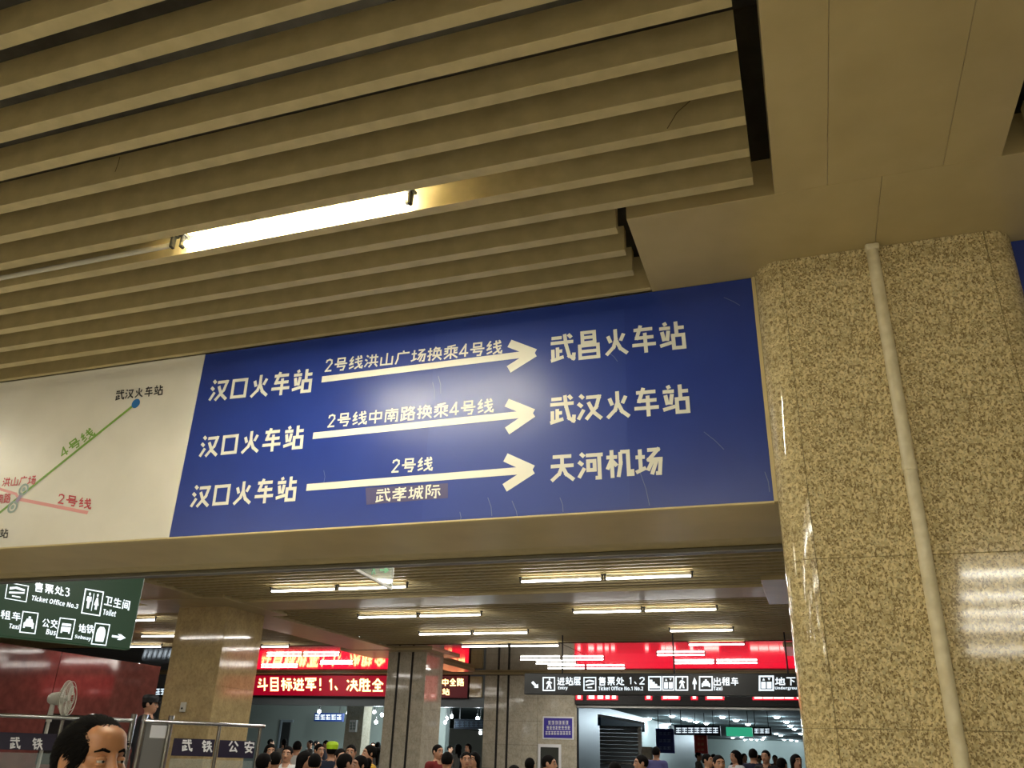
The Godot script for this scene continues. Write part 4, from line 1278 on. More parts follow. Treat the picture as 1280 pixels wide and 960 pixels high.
func make_booth() -> void:
	# a raised police stand behind a stainless rail
	var p0 := on_y(-60, 891.5, 1.85)
	var p1 := on_y(172, 901, 1.85)
	var p2 := on_y(331, 908, 1.85)
	var deck := thing("booth_platform", Vector3(-8.8, 0, -9.6), "low grey platform inside the steel rail", "platform")
	org = deck.position
	var st := begin()
	upright(st, [Vector2(p0.x - 0.1, p0.z - 0.06), Vector2(p1.x - 0.04, p1.z - 0.06), Vector2(p2.x - 0.05, p2.z - 0.06), Vector2(p2.x - 1.2, p2.z - 1.4), Vector2(p0.x - 1.9, p0.z - 2.0)], 0.0, 0.5)
	part(deck, "deck", st, M.grey_panel)
	var r := thing("police_booth_rail", Vector3(p1.x, 0, p1.z), "stainless steel booth rail with dark purple panels and white characters", "railing")
	org = r.position
	for e in [[p0, on_y(164, 900.6, 1.85)], [on_y(181, 901.4, 1.85), p2]]:
		var s := begin()
		pipe(s, [e[0], e[1]], 0.024, 12)
		part(r, "top_rail", s, M.steel)
	for x in [79.0, 166.0, 180.0, 213.0, 275.0, 326.0]:
		var q := on_y(x, 894 + x * 0.0424, 1.85)
		var s := begin()
		var big: bool = x == 166.0 or x == 180.0 or x == 213.0
		cyl(s, Vector3(q.x, 0, q.z), Vector3(q.x, 1.93 if big else 1.85, q.z), 0.036 if big else 0.022, 0.036 if big else 0.022, 12)
		part(r, "post", s, M.steel)
	for e in [[-60.0, 76.0, 20.5, 41.5, "武铁", [12, 936, 53, 938]], [221.0, 272.0, 19.0, 40.5, "武铁", [227, 939, 265, 941]], [278.0, 322.0, 19.0, 40.5, "公安", [285, 940.5, 318, 942]]]:
		var ra := on_y(e[0], 894 + e[0] * 0.0424, 1.85)
		var rb := on_y(e[1], 894 + e[1] * 0.0424, 1.85)
		var dir := (rb - ra).normalized()
		var nn := dir.cross(Vector3.UP).normalized()
		var f := sheet_frame(ra + nn * 0.012, dir, Vector3.UP)
		var top := flat(f, on_plane(e[1], 894 + e[1] * 0.0424 + e[2], f.o, f.n)).y
		var low := flat(f, on_plane(e[1], 894 + e[1] * 0.0424 + e[3], f.o, f.n)).y
		T = Transform3D(Basis(dir, Vector3.UP, nn), ra)
		var len := ra.distance_to(rb)
		var s := begin()
		box(s, Vector3(0, low, -0.01), Vector3(len, top, 0.01), 0.003)
		var pan := part(r, "name_panel", s, M.purple)
		var s2 := begin()
		box(s2, Vector3(0, 0.62 - 1.85, -0.004), Vector3(len, low - 0.03, 0.004))
		part(r, "glass_panel", s2, M.glass)
		T = Transform3D()
		var s3 := begin()
		var k: Array = e[5]
		write_px(s3, f, e[4][0], [k[0], k[1]], [k[0] + 13.0, k[1] + 0.5], [k[0] + 0.5, k[1] - 15.5], 0.13, 0.001)
		part(pan, "lettering", s3, M.paper)
		s3 = begin()
		write_px(s3, f, e[4][1], [k[2] - 13.0, k[3] - 0.5], [k[2], k[3]], [k[2] - 12.5, k[3] - 16.0], 0.13, 0.001)
		part(pan, "lettering", s3, M.paper)
	# steel plate with a white paper between the two posts
	var qa := on_y(184, 901.8, 1.85)
	var qb := on_y(211, 903, 1.85)
	var qd := (qb - qa).normalized()
	T = Transform3D(Basis(qd, Vector3.UP, qd.cross(Vector3.UP).normalized()), qa)
	var s4 := begin()
	box(s4, Vector3(0, -0.62, -0.008), Vector3(qa.distance_to(qb), -0.02, 0.008), 0.003)
	part(r, "steel_plate", s4, M.steel_dull)
	var s5 := begin()
	box(s5, Vector3(0.06, -0.19, 0.008), Vector3(0.25, -0.04, 0.011))
	part(r, "paper_notice", s5, M.paper)
	T = Transform3D()
	# pedestal fan on the platform, seen from behind its motor
	var fc := at_depth(78, 873, 10.4)
	var fan := thing("pedestal_fan", Vector3(fc.x, 0.5, fc.z), "cream pedestal fan standing behind the steel rail", "fan")
	org = fan.position
	var out := (Vector3(0.80, 0.05, -0.35)).normalized()
	var ux := out.cross(Vector3.UP).normalized()
	T = Transform3D(Basis(ux, out, ux.cross(out).normalized()), fc)
	var g := begin()
	for ring in [[0.21, 0.05], [0.20, 0.09], [0.14, 0.115], [0.07, 0.12], [0.14, 0.005], [0.08, -0.005]]:
		for i in 28:
			var a0 := TAU * i / 28
			var a1 := TAU * (i + 1) / 28
			cyl(g, Vector3(cos(a0) * ring[0], ring[1], sin(a0) * ring[0]), Vector3(cos(a1) * ring[0], ring[1], sin(a1) * ring[0]), 0.004, 0.004, 5, false)
	for i in 48:
		var a0 := TAU * i / 48
		var d0 := Vector3(cos(a0), 0, sin(a0))
		cyl(g, d0 * 0.06 + Vector3(0, -0.008, 0), d0 * 0.21 + Vector3(0, 0.05, 0), 0.0022, 0.0022, 4, false)
		cyl(g, d0 * 0.05 + Vector3(0, 0.12, 0), d0 * 0.21 + Vector3(0, 0.05, 0), 0.0022, 0.0022, 4, false)
	part(fan, "guard", g, M.fan_guard)
	for i in 3:
		var bl := begin()
		var a0 := TAU * i / 3
		var q := []
		for j in 8:
			var t := a0 + 0.75 * j / 7.0
			q.append(Vector3(cos(t) * 0.18, 0.045 + 0.02 * j / 7.0, sin(t) * 0.18))
		for j in 7:
			face(bl, [Vector3(cos(a0) * 0.03, 0.05, sin(a0) * 0.03), q[j], q[j + 1]], Vector3.UP)
			face(bl, [Vector3(cos(a0) * 0.03, 0.046, sin(a0) * 0.03), q[j] - Vector3(0, 0.004, 0), q[j + 1] - Vector3(0, 0.004, 0)], Vector3.DOWN)
		part(fan, "blade", bl, M.plastic_white)
	var mo := begin()
	lathe(mo, [Vector2(0.0, -0.17), Vector2(0.045, -0.165), Vector2(0.07, -0.13), Vector2(0.078, -0.06), Vector2(0.07, -0.01), Vector2(0.03, 0.04), Vector2(0.0, 0.04)], 20)
	part(fan, "motor", mo, M.plastic_white)
	var hb := begin()
	lathe(hb, [Vector2(0.0, 0.085), Vector2(0.028, 0.08), Vector2(0.035, 0.04), Vector2(0.0, 0.035)], 14)
	part(fan, "hub", hb, M.plastic_white)
	T = Transform3D()
	var po := begin()
	var mc := fc - out * 0.1
	cyl(po, Vector3(mc.x, 0.55, mc.z), Vector3(mc.x, mc.y - 0.25, mc.z), 0.022, 0.02, 12)
	cyl(po, Vector3(mc.x, mc.y - 0.27, mc.z), mc - Vector3(0, 0.04, 0), 0.034, 0.028, 12)
	part(fan, "pole", po, M.plastic_white)
	T = Transform3D(Basis(), Vector3(mc.x, 0.5, mc.z))
	var ba := begin()
	lathe(ba, [Vector2(0.0, 0.0), Vector2(0.20, 0.0), Vector2(0.20, 0.02), Vector2(0.06, 0.05), Vector2(0.025, 0.09), Vector2(0.0, 0.09)], 24)
	part(fan, "base", ba, M.plastic_white)
	T = Transform3D()
	# kiosk with polished dark red walls behind the booth
	var k := thing("kiosk", Vector3(-14.6, 0, -11.5), "kiosk with polished dark red stone walls behind the fan", "kiosk")
	for z in [[-9.2, -6.0], [-12.4, -9.21], [-15.05, -12.41]]:
		part(k, "wall_panel", slab_at(Vector3(-16.0, 2.05, z[0]), Vector3(-13.0, 3.08, z[1]), k.position, 0.004), M.red_stone)
		part(k, "wall_panel", slab_at(Vector3(-16.0, 0.0, z[0]), Vector3(-13.0, 1.2, z[1]), k.position, 0.004), M.red_stone)
		part(k, "pier", slab_at(Vector3(-16.0, 1.2, z[0]), Vector3(-13.0, 2.05, z[0] + 1.0), k.position, 0.004), M.red_stone)
		part(k, "counter_window", slab_at(Vector3(-15.9, 1.2, z[0] + 1.0), Vector3(-13.25, 2.05, z[1]), k.position), M.dark)
		part(k, "ledge", slab_at(Vector3(-13.0, 2.03, z[0] + 0.9), Vector3(-12.95, 2.07, z[1]), k.position, 0.004), M.red_stone)
	# lit sign on the grey wall behind the officer
	var zl := -24.24
	var l0 := on_z(168, 870, zl)
	var l1 := on_z(212, 859.5, zl)
	var li := thing("light_box", Vector3((l0.x + l1.x) / 2, l0.y, zl), "small lit white sign on the grey wall behind the officer", "sign")
	part(li, "case", slab_at(Vector3(l0.x, l0.y, zl - 0.05), Vector3(l1.x, l1.y, zl), li.position, 0.01), M.dark)
	org = li.position
	var fl := sheet_frame(Vector3(l0.x, l0.y, zl), Vector3.RIGHT, Vector3.UP)
	var s6 := begin()
	scribble(s6, fl, 169, 861, 207, 868.5, 6)
	part(li, "text_line", s6, M.backlit)

func hung_box(called: String, x0: float, y0: float, x1: float, y1: float, z: float, board: Material, ink: Material, n: int, label: String, category: String, hang: float) -> void:
	var a := on_z(x0, y1, z)
	var b := on_z(x1, y0, z)
	var o := thing(called, Vector3((a.x + b.x) / 2, a.y, z), label, category)
	part(o, "board", slab_at(Vector3(a.x, a.y, z - 0.12), Vector3(b.x, b.y, z), o.position, 0.008), board)
	if n > 0:
		org = o.position
		var f := sheet_frame(Vector3(a.x, a.y, z), Vector3.RIGHT, Vector3.UP)
		var dy := y1 - y0
		for i in (3 if dy > 16 else 1):
			var st := begin()
			if dy > 16: scribble(st, f, x0 + 3, y0 + dy * (0.14 + 0.3 * i), x1 - 3, y0 + dy * (0.26 + 0.3 * i), n)
			else: scribble(st, f, x0 + 1.5, y0 + dy * 0.2, x1 - 1.5, y0 + dy * 0.8, n)
			part(o, "text_line", st, ink)
	if hang > 0.0:
		for t in [0.15, 0.85]:
			org = o.position
			var st := begin()
			var hx := lerpf(a.x, b.x, t)
			cyl(st, Vector3(hx, b.y - 0.01, z - 0.06), Vector3(hx, hang, z - 0.06), 0.015, 0.015, 6)
			part(o, "hanger", st, M.dark)

func make_deep_hall() -> void:
	var h := 3.34
	struct("ceiling_deep_hall", slab(Vector3(-27, h, -80), Vector3(14, h + 0.3, -24.6)), M.deep_ceiling, "grey ceiling of the far lit passage with many downlights", "ceiling")
	struct("wall_deep_end", slab(Vector3(-27, 0, -80.3), Vector3(14, h, -80)), M.deep_wall, "blue green end wall of the far passage", "wall")
	struct("wall_deep_room", slab(Vector3(-27, 0, -34.0), Vector3(-14.3, h, -33.6)), M.deep_wall, "grey green wall seen under the red scrolling board", "wall")
	struct("wall_deep_side", slab(Vector3(-8.05, 0, -60), Vector3(-7.6, h, -24.62)), M.deep_wall, "grey side wall of the passage beside the shutter", "wall")
	# pillar with a poster under the left opening
	var zp := -27.5
	var a := on_z(429, 930, zp)
	var b := on_z(451, 930, zp)
	clad_column("marble_column", a.x, b.x, zp, zp - 0.6, h, 0.0, [0.0, 0.85, 1.7, 2.55, 3.3], M.marble_pale, M.joint, [], "slim marble column carrying a small white poster")
	hung_box("poster", 435.5, 900, 446, 915, zp + 0.125, M.paper, M.ink_ring, 2, "small white poster on the slim marble column", "poster", 0.0)
	# door leaf in the grey green wall
	var zd := -33.58
	a = on_z(346, 960, zd)
	b = on_z(364, 903, zd)
	var d := thing("door_1", Vector3(a.x, 0, zd), "dark door in the grey green wall under the board", "door", "", "structure")
	part(d, "leaf", slab_at(Vector3(a.x, 0, zd - 0.02), Vector3(b.x, b.y, zd + 0.03), d.position, 0.005), M.deep_dark)
	part(d, "door_frame", slab_at(Vector3(a.x - 0.1, 0, zd - 0.02), Vector3(a.x, b.y + 0.1, zd + 0.05), d.position, 0.005), M.grey_panel)
	part(d, "door_frame", slab_at(Vector3(a.x, b.y, zd - 0.02), Vector3(b.x + 0.1, b.y + 0.1, zd + 0.05), d.position, 0.005), M.grey_panel)
	var st := slab_at(Vector3(b.x - 0.12, 1.0, zd + 0.03), Vector3(b.x - 0.08, 1.2, zd + 0.07), d.position, 0.005)
	part(d, "handle", st, M.steel)
	hung_box("passage_sign", 392, 891.5, 429, 901.5, -30.0, mat(Color(0.10, 0.20, 0.42), 0.4), M.backlit, 5, "blue lit sign hanging under the left end of red board", "sign", h)
	hung_box("passage_sign", 567.5, 899.5, 606, 911, -29.0, mat(Color(0.07, 0.11, 0.17), 0.4), mat(Color(0.24, 0.30, 0.36)), 6, "dark blue unlit sign hanging beside the marble wall", "sign", h)
	hung_box("passage_sign", 843, 907.5, 900, 918.5, -34.0, mat(Color(0.10, 0.16, 0.26), 0.4), M.backlit, 7, "dark passage sign with pale blue lit text above a red banner", "sign", h)
	hung_box("passage_sign", 908, 909.5, 940, 920, -34.2, glow(Color(0.22, 0.72, 0.55), 0.27), M.backlit, 0, "plain green lit passage sign", "sign", h)
	hung_box("passage_sign", 941, 909, 964, 918.5, -34.1, mat(Color(0.08, 0.14, 0.24), 0.4), M.backlit, 3, "dark passage sign with white arrow beside the green sign", "sign", h)
	hung_box("poster", 820.5, 911, 842, 941, -33.0, mat(Color(0.18, 0.24, 0.60), 0.4), mat(Color(0.65, 0.72, 0.90)), 3, "dark blue information panel with rows of white text", "poster", h)
	hung_box("banner", 868.5, 918.5, 883.5, 942, -36.0, mat(Color(0.90, 0.26, 0.20), 0.6), mat(Color(0.95, 0.60, 0.45)), 2, "red hanging banner in the far passage", "banner", h)
	# shuttered shop front and its slanting sign board in the passage
	var zs := -29.0
	a = on_z(750, 960, zs)
	b = on_z(797, 908, zs)
	var s := thing("roller_shutter", Vector3((a.x + b.x) / 2, 0, zs), "closed grey roller shutter of a shop in the passage", "shutter")
	var y := 0.05
	while y < b.y:
		part(s, "slat", slab_at(Vector3(a.x, y, zs - 0.03), Vector3(b.x, minf(y + 0.11, b.y), zs), s.position, 0.012), M.grey_shutter)
		y += 0.115
	part(s, "guide_rail", slab_at(Vector3(b.x, 0, zs - 0.06), Vector3(b.x + 0.12, b.y, zs + 0.03), s.position, 0.006), M.steel_dull)
	part(s, "pull_bar", slab_at(on_z(754, 954.5, zs), on_z(790, 953, zs + 0.0) + Vector3(0, 0, 0.05), s.position, 0.004), M.steel)
	part(s, "side_wall", slab_at(Vector3(b.x + 0.12, 0, zs - 0.3), Vector3(b.x + 0.42, b.y - 0.6, zs - 0.02), s.position, 0.01), M.marble_pale)
	var c0 := on_z(751, 907, zs + 0.1)
	var c1 := on_z(751, 893, zs + 0.1)
	var e0 := on_z(806, 915, -32.0)
	var e1 := on_z(806, 902.5, -32.0)
	var k := thing("shop_sign", c0, "blue and white shop sign board slanting over the grey shutter", "sign")
	org = k.position
	var dir := Vector3(e0.x - c0.x, 0, e0.z - c0.z)
	var nn := dir.cross(Vector3.UP).normalized()
	for q in [[c0, c1, e0, e1, M.shop_blue, 0.0, 0.75], [c0, c1, e0, e1, M.paper, 0.76, 1.0]]:
		var p00: Vector3 = c0.lerp(c1, q[5])
		var p01: Vector3 = c0.lerp(c1, q[6])
		var p10: Vector3 = e0.lerp(e1, q[5])
		var p11: Vector3 = e0.lerp(e1, q[6])
		var sb := begin()
		face(sb, [p00, p10, p11, p01], nn)
		var bk := -nn * 0.12
		face(sb, [p00 + bk, p10 + bk, p11 + bk, p01 + bk], -nn)
		face(sb, [p00, p10, p10 + bk, p00 + bk], Vector3.DOWN)
		face(sb, [p01, p11, p11 + bk, p01 + bk], Vector3.UP)
		face(sb, [p00, p01, p01 + bk, p00 + bk], -dir.normalized())
		face(sb, [p10, p11, p11 + bk, p10 + bk], dir.normalized())
		part(k, "board" if q[5] == 0.0 else "top_strip", sb, q[4])
	# downlights
	var dl := thing("downlight", Vector3(0, h, -40), "round bright downlight in the ceiling of the far passage", "light", "downlights of the far passage")
	org = Vector3.ZERO
	var ring := begin()
	lathe(ring, [Vector2(0.115, -0.02), Vector2(0.15, -0.02), Vector2(0.16, 0.0)], 16)
	part(dl, "ring", ring, M.paper)
	var lens := begin()
	ball(lens, Vector3(0, -0.02, 0), Vector3(0.115, 0.06, 0.115), 12, 8)
	part(dl, "lens", lens, M.downlight)
	var ol := OmniLight3D.new()
	ol.name = "lamp"
	ol.light_energy = 0.55 * POWER
	ol.light_color = Color(0.86, 0.95, 1.0)
	ol.light_size = 0.1
	ol.omni_range = 60.0
	ol.omni_attenuation = 2.0
	ol.shadow_enabled = true
	ol.position = Vector3(0, -0.14, 0)
	dl.add_child(ol)
	var first := true
	for e in [[811, 898], [840, 895], [855, 898], [862, 900], [835, 905], [870, 902], [883, 904], [903, 896], [920, 900], [935, 905], [971, 896], [983, 902], [988, 907], [993, 911], [1001, 917], [916, 922], [927, 921], [931, 924.5], [939, 924], [946, 924.5], [953, 924], [955, 921.5], [970, 917], [976, 919], [980, 924.5], [989, 925], [996, 927], [743, 902], [747, 899], [821, 905]]:
		var at := on_y(e[0], e[1], h - 0.01)
		if at.z < -78: at = EYE + (at - EYE) * (78.0 / -at.z)
		at.y = h
		if first:
			dl.position = at
			first = false
		else: copy(dl, "downlight", at)

	# downlights of the left part of the passage, set lower on added cords
	var pl := thing("hung_downlight", Vector3(0, 2.5, -30), "bright downlight behind the far wall openings, set lower on an added cord", "light", "downlights on added cords behind the far wall")
	org = Vector3.ZERO
	var bulb := begin()
	ball(bulb, Vector3.ZERO, Vector3(0.055, 0.065, 0.055), 12, 8)
	part(pl, "bulb", bulb, M.downlight)
	var sock := begin()
	cyl(sock, Vector3(0, 0.055, 0), Vector3(0, 0.16, 0), 0.03, 0.025, 10)
	part(pl, "socket", sock, M.dark)
	var pol := OmniLight3D.new()
	pol.name = "lamp"
	pol.light_energy = 0.8 * POWER
	pol.light_color = Color(0.93, 0.98, 1.0)
	pol.light_size = 0.06
	pol.omni_range = 60.0
	pol.omni_attenuation = 2.0
	pol.shadow_enabled = true
	pl.add_child(pol)
	first = true
	for e in [[399, 889.5], [468, 890], [477.5, 893.5], [470, 902.5], [558.5, 898], [564.5, 895.5], [556.5, 903], [547.5, 903.5], [597, 898], [600.5, 916]]:
		var at := on_z(e[0], e[1], -28.5 - 0.35 * (int(e[0]) % 7))
		var o: Node3D = pl
		if first:
			pl.position = at
			first = false
		else: o = copy(pl, "hung_downlight", at)
		if o != pl: o.get_node("cord").free()
		org = Vector3.ZERO
		var cd := begin()
		cyl(cd, Vector3(0, 0.16, 0), Vector3(0, h - at.y, 0), 0.006, 0.006, 6)
		part(o, "cord", cd, M.dark)

func make_small_things() -> void:
	# call box on the marble column
	var z := -12.0
	var p := on_z(230, 884, z)
	var o := thing("call_box", Vector3(p.x, p.y - 0.08, z), "small beige call box on the yellowish marble column", "call box")
	part(o, "case", slab_at(Vector3(p.x - 0.05, p.y - 0.075, z), Vector3(p.x + 0.05, p.y + 0.075, z + 0.045), o.position, 0.01), M.plastic_white)
	org = o.position
	var st := begin()
	cyl(st, Vector3(p.x, p.y - 0.02, z + 0.044), Vector3(p.x, p.y - 0.02, z + 0.052), 0.018, 0.016, 12)
	part(o, "button", st, M.dark)

# ------------------------------------------------------------------ people
var bodies := {}
func person_at(x: float, y: float, depth: float, look: Array, kind: String, top: Color, bottom: Color, label: String, group := "", lift := 0.0) -> Node3D:
	var crown := at_depth(x, y, depth)
	var tall := clampf(crown.y - lift, 1.40, 1.86)
	var o := thing("person", Vector3(crown.x, lift, crown.z), label, "person", group)
	var to_eye := Vector3(-crown.x, 0, -crown.z).normalized()
	var side := Vector3.UP.cross(to_eye).normalized()
	var turn: float = deg_to_rad(look[0])
	var dir := to_eye * cos(turn) + side * sin(turn)
	o.rotation.y = atan2(dir.x, dir.z)
	o.scale = Vector3.ONE * tall / 1.733
	var b: Array = bodies[kind]
	var body := mesh_part(o, "body", b[0], null)
	body.set_surface_override_material(1, cloth(top))
	body.set_surface_override_material(2, cloth(bottom))
	mesh_part(o, "hair", b[1], M.hair)
	for e in b[2]:
		var c: Node = e.duplicate()
		o.add_child(c, true)
	return o
var cloths := {}
func cloth(c: Color) -> StandardMaterial3D:
	if not cloths.has(c):
		var m := mat(c, 0.85)
		m.rim_enabled = true
		m.rim = 0.2
		cloths[c] = m
	return cloths[c]

func make_people() -> void:
	org = Vector3.ZERO
	M.skin = mat(Color(0.74, 0.55, 0.43), 0.5)
	M.skin_man = mat(Color(0.72, 0.51, 0.36), 0.42)
	M.skin_man.subsurf_scatter_enabled = true
	M.skin_man.subsurf_scatter_strength = 0.08
	M.lips = mat(Color(0.62, 0.36, 0.31), 0.4)
	M.shoe = mat(Color(0.09, 0.08, 0.08), 0.5)
	M.hair = grain(mat(Color(0.075, 0.06, 0.05), 0.8), 0.05, Color(0.6, 0.6, 0.6), Color(1, 1, 1), 6.0, 71)
	M.hair.metallic_specular = 0.25
	M.eye_white = mat(Color(0.66, 0.62, 0.57), 0.2)
	M.eye_dark = mat(Color(0.06, 0.04, 0.03), 0.1)
	var base := cloth(Color(0.2, 0.2, 0.25))
	var mats := [M.skin, base, base, M.shoe, M.lips]
	for e in [["man", false, [0, 0], 0.0, "short"], ["man_phone", false, [0, 1], 0.14, "short"], ["woman", true, [0, 1], 0.08, "long"], ["woman_tied", true, [0, 0], 0.0, "tied"]]:
		var holder := Node3D.new()
		face_marks(holder, false, M.hair)
		bodies[e[0]] = [body_mesh(e[1], e[2], e[3], 0.008, 0.018, head_shapes(e[1]), mats), hair_mesh(e[4], 0.009), holder.get_children()]
	var navy := Color(0.10, 0.12, 0.22)
	var black := Color(0.08, 0.08, 0.09)
	var jean := Color(0.17, 0.22, 0.34)
	var far := "far figures in the passage"
	var crowd := [
		[339, 929.5, 12.5, [10], "woman", Color(0.45, 0.38, 0.36), black, "person with long dark hair and dull pink top near the booth rail"],
		[360.5, 932.5, 12.0, [-15], "man", Color(0.85, 0.85, 0.84), navy, "person in white shirt facing forward under the red board"],
		[345, 939, 10.1, [170], "man", black, black, "person in black seen from behind next to the booth rail"],
		[331.5, 941, 8.6, [150], "man", Color(0.38, 0.26, 0.15), black, "person in brown jacket seen from behind at the rail end"],
		[383.5, 938.5, 10.6, [60], "woman", Color(0.55, 0.30, 0.28), jean, "person with long hair in dusty red top under the board"],
		[394.5, 941.5, 9.6, [175], "man", Color(0.16, 0.15, 0.18), black, "person in charcoal jacket with back turned under the board"],
		[400, 929.5, 14.0, [30], "man", Color(0.22, 0.22, 0.30), black, "person in slate jacket behind the neon yellow cap"],
		[426.8, 935.5, 11.0, [25], "man", Color(0.12, 0.22, 0.50), black, "person in bright blue shirt beside the neon yellow cap"],
		[439.4, 930.5, 12.5, [-10], "man", Color(0.40, 0.34, 0.30), jean, "person in taupe shirt facing forward at the slim marble column"],
		[462.6, 931, 12.0, [-70], "woman_tied", Color(0.76, 0.58, 0.18), black, "person in mustard yellow top with tied hair in profile"],
		[450.6, 944, 9.5, [-60], "woman_tied", Color(0.64, 0.50, 0.18), jean, "shorter person in ochre top beside the mustard one"],
		[433, 941.5, 9.0, [120], "man", Color(0.14, 0.25, 0.55), black, "person in royal blue jacket turned away next to bright blue shirt"],
		[372.5, 926, 16.0, [170], "man", Color(0.80, 0.80, 0.78), black, "person in pale grey shirt seen from behind farther back"],
		[548, 930.5, 14.0, [40], "man_phone", Color(0.45, 0.10, 0.10), black, "person in dark red jacket at the grooved column edge"],
		[559.5, 939.5, 11.0, [172], "man", Color(0.62, 0.14, 0.12), black, "person in red top seen from behind by the grooved column"],
		[583, 939.5, 12.0, [10], "man", Color(0.86, 0.86, 0.85), jean, "person in bright white shirt left of the grooved marble wall"],
		[592.5, 939.5, 12.5, [-30], "woman", Color(0.70, 0.55, 0.45), black, "person in beige top close to the bright white shirt"],
		[643, 956, 9.0, [170], "man", black, black, "short dark haired person with back turned close to the grooved marble wall"],
		[662.5, 947, 12.5, [165], "man", Color(0.12, 0.12, 0.14), black, "person in black seen from behind under the violet notice"],
		[686.5, 943.5, 11.0, [75], "man_phone", Color(0.20, 0.22, 0.26), jean, "person in profile before the framed mirror"],
		[768.7, 951.5, 10.0, [170], "man", Color(0.15, 0.16, 0.20), black, "person with back turned before the grey shutter"],
		[801, 943.5, 12.0, [-75], "man", Color(0.72, 0.72, 0.74), jean, "person in light grey shirt in profile by the shutter edge"],
		[820, 931.5, 18.5, [160], "man", Color(0.36, 0.35, 0.56), navy, "person in lilac shirt with back turned beside the blue information panel"],
		[898, 943.5, 11.5, [20], "man", Color(0.14, 0.13, 0.13), black, "person in black facing forward below the red banner"],
		[918.5, 937.5, 16.5, [-50], "woman", Color(0.85, 0.85, 0.86), black, "person in white jacket with long hair below the green sign"],
		[941, 935.5, 17.0, [165], "man", Color(0.09, 0.10, 0.20), black, "person in dark navy coat with back turned in the passage"],
		[956.5, 937.5, 16.5, [-20], "man", Color(0.10, 0.10, 0.11), black, "person in black coat facing forward next to the navy coat"],
		[995, 942.5, 14.5, [30], "woman", Color(0.16, 0.15, 0.17), black, "person with long hair in dark coat next to the granite column"],
		[977, 947, 14.0, [150], "man", Color(0.13, 0.13, 0.16), black, "person in dark grey jacket between navy coat and granite column"],
		[884, 942, 15.0, [60], "man", Color(0.17, 0.16, 0.18), black, "person in dim charcoal jacket by the red banner"],
	]
	for e in crowd: person_at(e[0], e[1], e[2], e[3], e[4], e[5], e[6], e[7])
	for e in [[339.5, 920.5, 30], [356, 923.5, 27], [408.5, 922, 28], [418.5, 920.5, 32], [388.5, 922, 29], [396.5, 923.5, 30], [467, 924, 30], [473, 925.5, 28], [572.5, 929, 26], [563, 929, 33], [585, 929.5, 23.5], [555, 928.5, 35], [891, 936.5, 33], [920, 938, 30], [948, 937.5, 31], [873, 940, 28], [930, 940, 27], [968, 941, 29]]:
		person_at(e[0], e[1], e[2], [rng.randf_range(-180, 180)], ["man", "woman", "man_phone", "woman_tied"][rng.randi() % 4], [Color(0.13, 0.13, 0.16), Color(0.3, 0.3, 0.34), Color(0.5, 0.48, 0.46)][rng.randi() % 3], black, "small far figure in the passage behind the far wall openings", far)
	# officer with a neon yellow cap
	var oc := person_at(416, 928.5, 12.8, [175], "man", Color(0.10, 0.12, 0.20), black, "person wearing a neon yellow cap over dark clothes in the crowd")
	cap(oc, mat(Color(0.70, 0.86, 0.12), 0.5), true)
	# officer on the booth platform
	var of := person_at(190, 870, 11.7, [68], "man", Color(0.05, 0.055, 0.07), black, "person in black uniform and cap standing behind the steel rail", "", 0.5)
	cap(of, mat(Color(0.05, 0.05, 0.06), 0.6), true)
	foreground_man()

func cap(o: Node3D, m: Material, peak: bool) -> void:
	org = Vector3.ZERO
	var c := Node3D.new()
	var st := begin()
	T = Transform3D(Basis.from_scale(Vector3(1, 1, 1.2)), Vector3(0, 1.655, -0.012))
	lathe(st, [Vector2(0.088, -0.01), Vector2(0.092, 0.02), Vector2(0.096, 0.05), Vector2(0.085, 0.083), Vector2(0.045, 0.098), Vector2(0.0, 0.10)], 22)
	T = Transform3D()
	if peak:
		var q := []
		for i in 9:
			var a := PI * i / 8
			q.append(Vector2(cos(a) * 0.075, 0.075 + sin(a) * 0.085))
		upright(st, q, 1.648, 1.655)
	part(o, "cap", st, m)

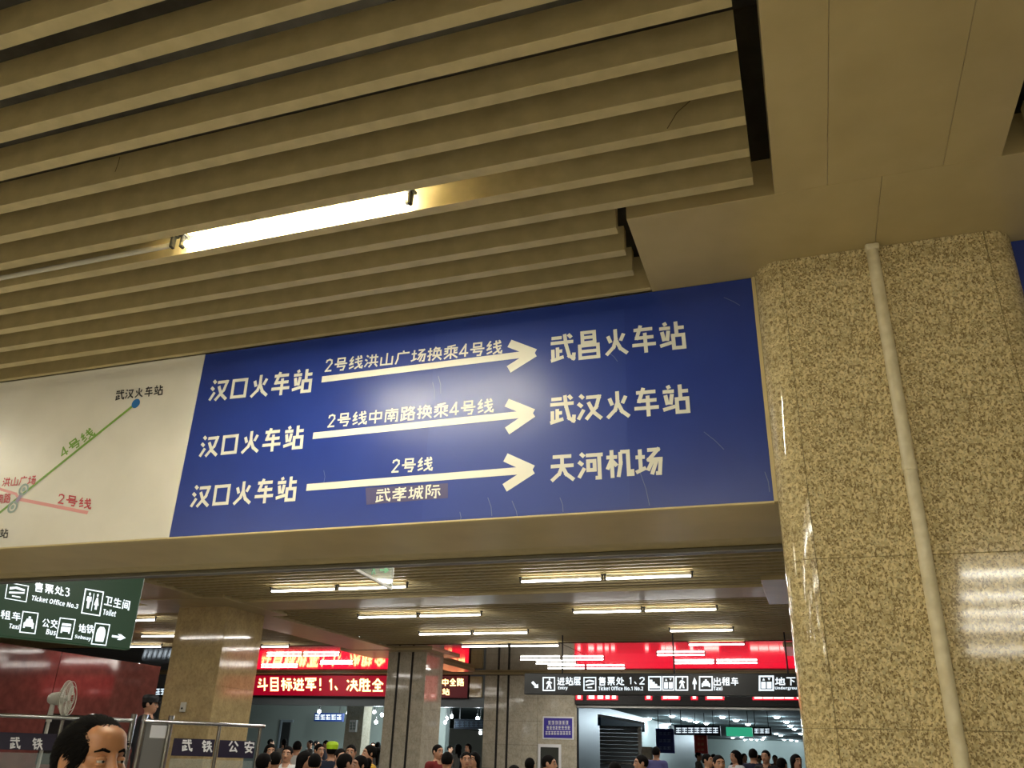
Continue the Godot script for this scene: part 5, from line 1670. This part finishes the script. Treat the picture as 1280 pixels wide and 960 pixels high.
func foreground_man() -> void:
	org = Vector3.ZERO
	var crown := at_depth(124, 897.5, 2.36)
	var o := thing("person", Vector3(crown.x, 0, crown.z), "older person with receding black hair standing in front of the steel rail", "person")
	var to_eye := Vector3(-crown.x, 0, -crown.z).normalized()
	var side := Vector3.UP.cross(to_eye).normalized()
	var dir := to_eye * cos(deg_to_rad(38)) + side * sin(deg_to_rad(38))
	o.rotation.y = atan2(dir.x, dir.z)
	o.scale = Vector3.ONE * crown.y / 1.735
	var head := head_shapes(false)
	head.append([1, Vector3(-0.05, 1.592, 0.062), Vector3(0.024, 0.020, 0.022), 0, 0, 0.025])
	head.append([1, Vector3(0.05, 1.592, 0.062), Vector3(0.024, 0.020, 0.022), 0, 0, 0.025])
	head.append([1, Vector3(0, 1.682, 0.045), Vector3(0.060, 0.034, 0.050), 0, 0, 0.03])
	var shirt := cloth(Color(0.24, 0.25, 0.28))
	org = Vector3.ZERO
	mesh_part(o, "body", body_mesh(false, [0, 0], 0.05, 0.0038, 0.013, head, [M.skin_man, shirt, cloth(Color(0.12, 0.12, 0.14)), M.shoe, M.lips]), null)
	# hair: back and sides, with a high receding front
	var sink := [begin()]
	field_mesh([[1, Vector3(0, 1.637, -0.010), Vector3(0.0870, 0.103, 0.108), 0, 0, 0.01],
		[2, Vector3(0, 1.585, 0.100), Vector3(0.078, 0.120, 0.084), 0, 0, 0.008], [2, Vector3(0, 1.482, 0.0), Vector3(0.14, 0.085, 0.16), 0, 0, 0.012],
		[2, Vector3(-0.05, 1.70, 0.085), Vector3(0.030, 0.035, 0.045), 0, 0, 0.012], [2, Vector3(0.05, 1.70, 0.085), Vector3(0.030, 0.035, 0.045), 0, 0, 0.012],
		[2, Vector3(-0.088, 1.602, -0.002), Vector3(0.022, 0.036, 0.025), 0, 0, 0.006], [2, Vector3(0.088, 1.602, -0.002), Vector3(0.022, 0.036, 0.025), 0, 0, 0.006]],
		0.0045, Vector3(-0.11, 1.50, -0.14), Vector3(0.11, 1.76, 0.12), sink, func(_p: Vector3) -> int: return 0)
	var hm: ArrayMesh = sink[0].commit()
	var hair := mesh_part(o, "hair", hm, M.hair)
	var va: PackedVector3Array = hm.surface_get_arrays(0)[Mesh.ARRAY_VERTEX]
	var na: PackedVector3Array = hm.surface_get_arrays(0)[Mesh.ARRAY_NORMAL]
	var tufts := begin()
	for i in 5200:
		var k := rng.randi() % va.size()
		var p := va[k]
		var n := na[k]
		if n.dot(p - Vector3(0, 1.63, -0.01)) < 0.03: continue
		var flow := Vector3(p.x * 3.0, -0.55, -0.75 if p.y > 1.66 else -0.35) + Vector3(rng.randf_range(-0.3, 0.3), rng.randf_range(-0.3, 0.3), rng.randf_range(-0.3, 0.3))
		flow = (flow - n * flow.dot(n)).normalized()
		var wide := n.cross(flow).normalized() * 0.0016
		var a := p - n * 0.001
		var b := p + flow * 0.011 + n * 0.0045
		var c := p + flow * rng.randf_range(0.018, 0.028) + n * 0.006
		tri(tufts, a - wide, a + wide, b + wide, n, n, n)
		tri(tufts, a - wide, b + wide, b - wide, n, n, n)
		tri(tufts, b - wide, b + wide, c, n, n, n)
	part(hair, "strands", tufts, M.hair).set_meta("kind", "stuff")
	face_marks(o, true, M.hair)
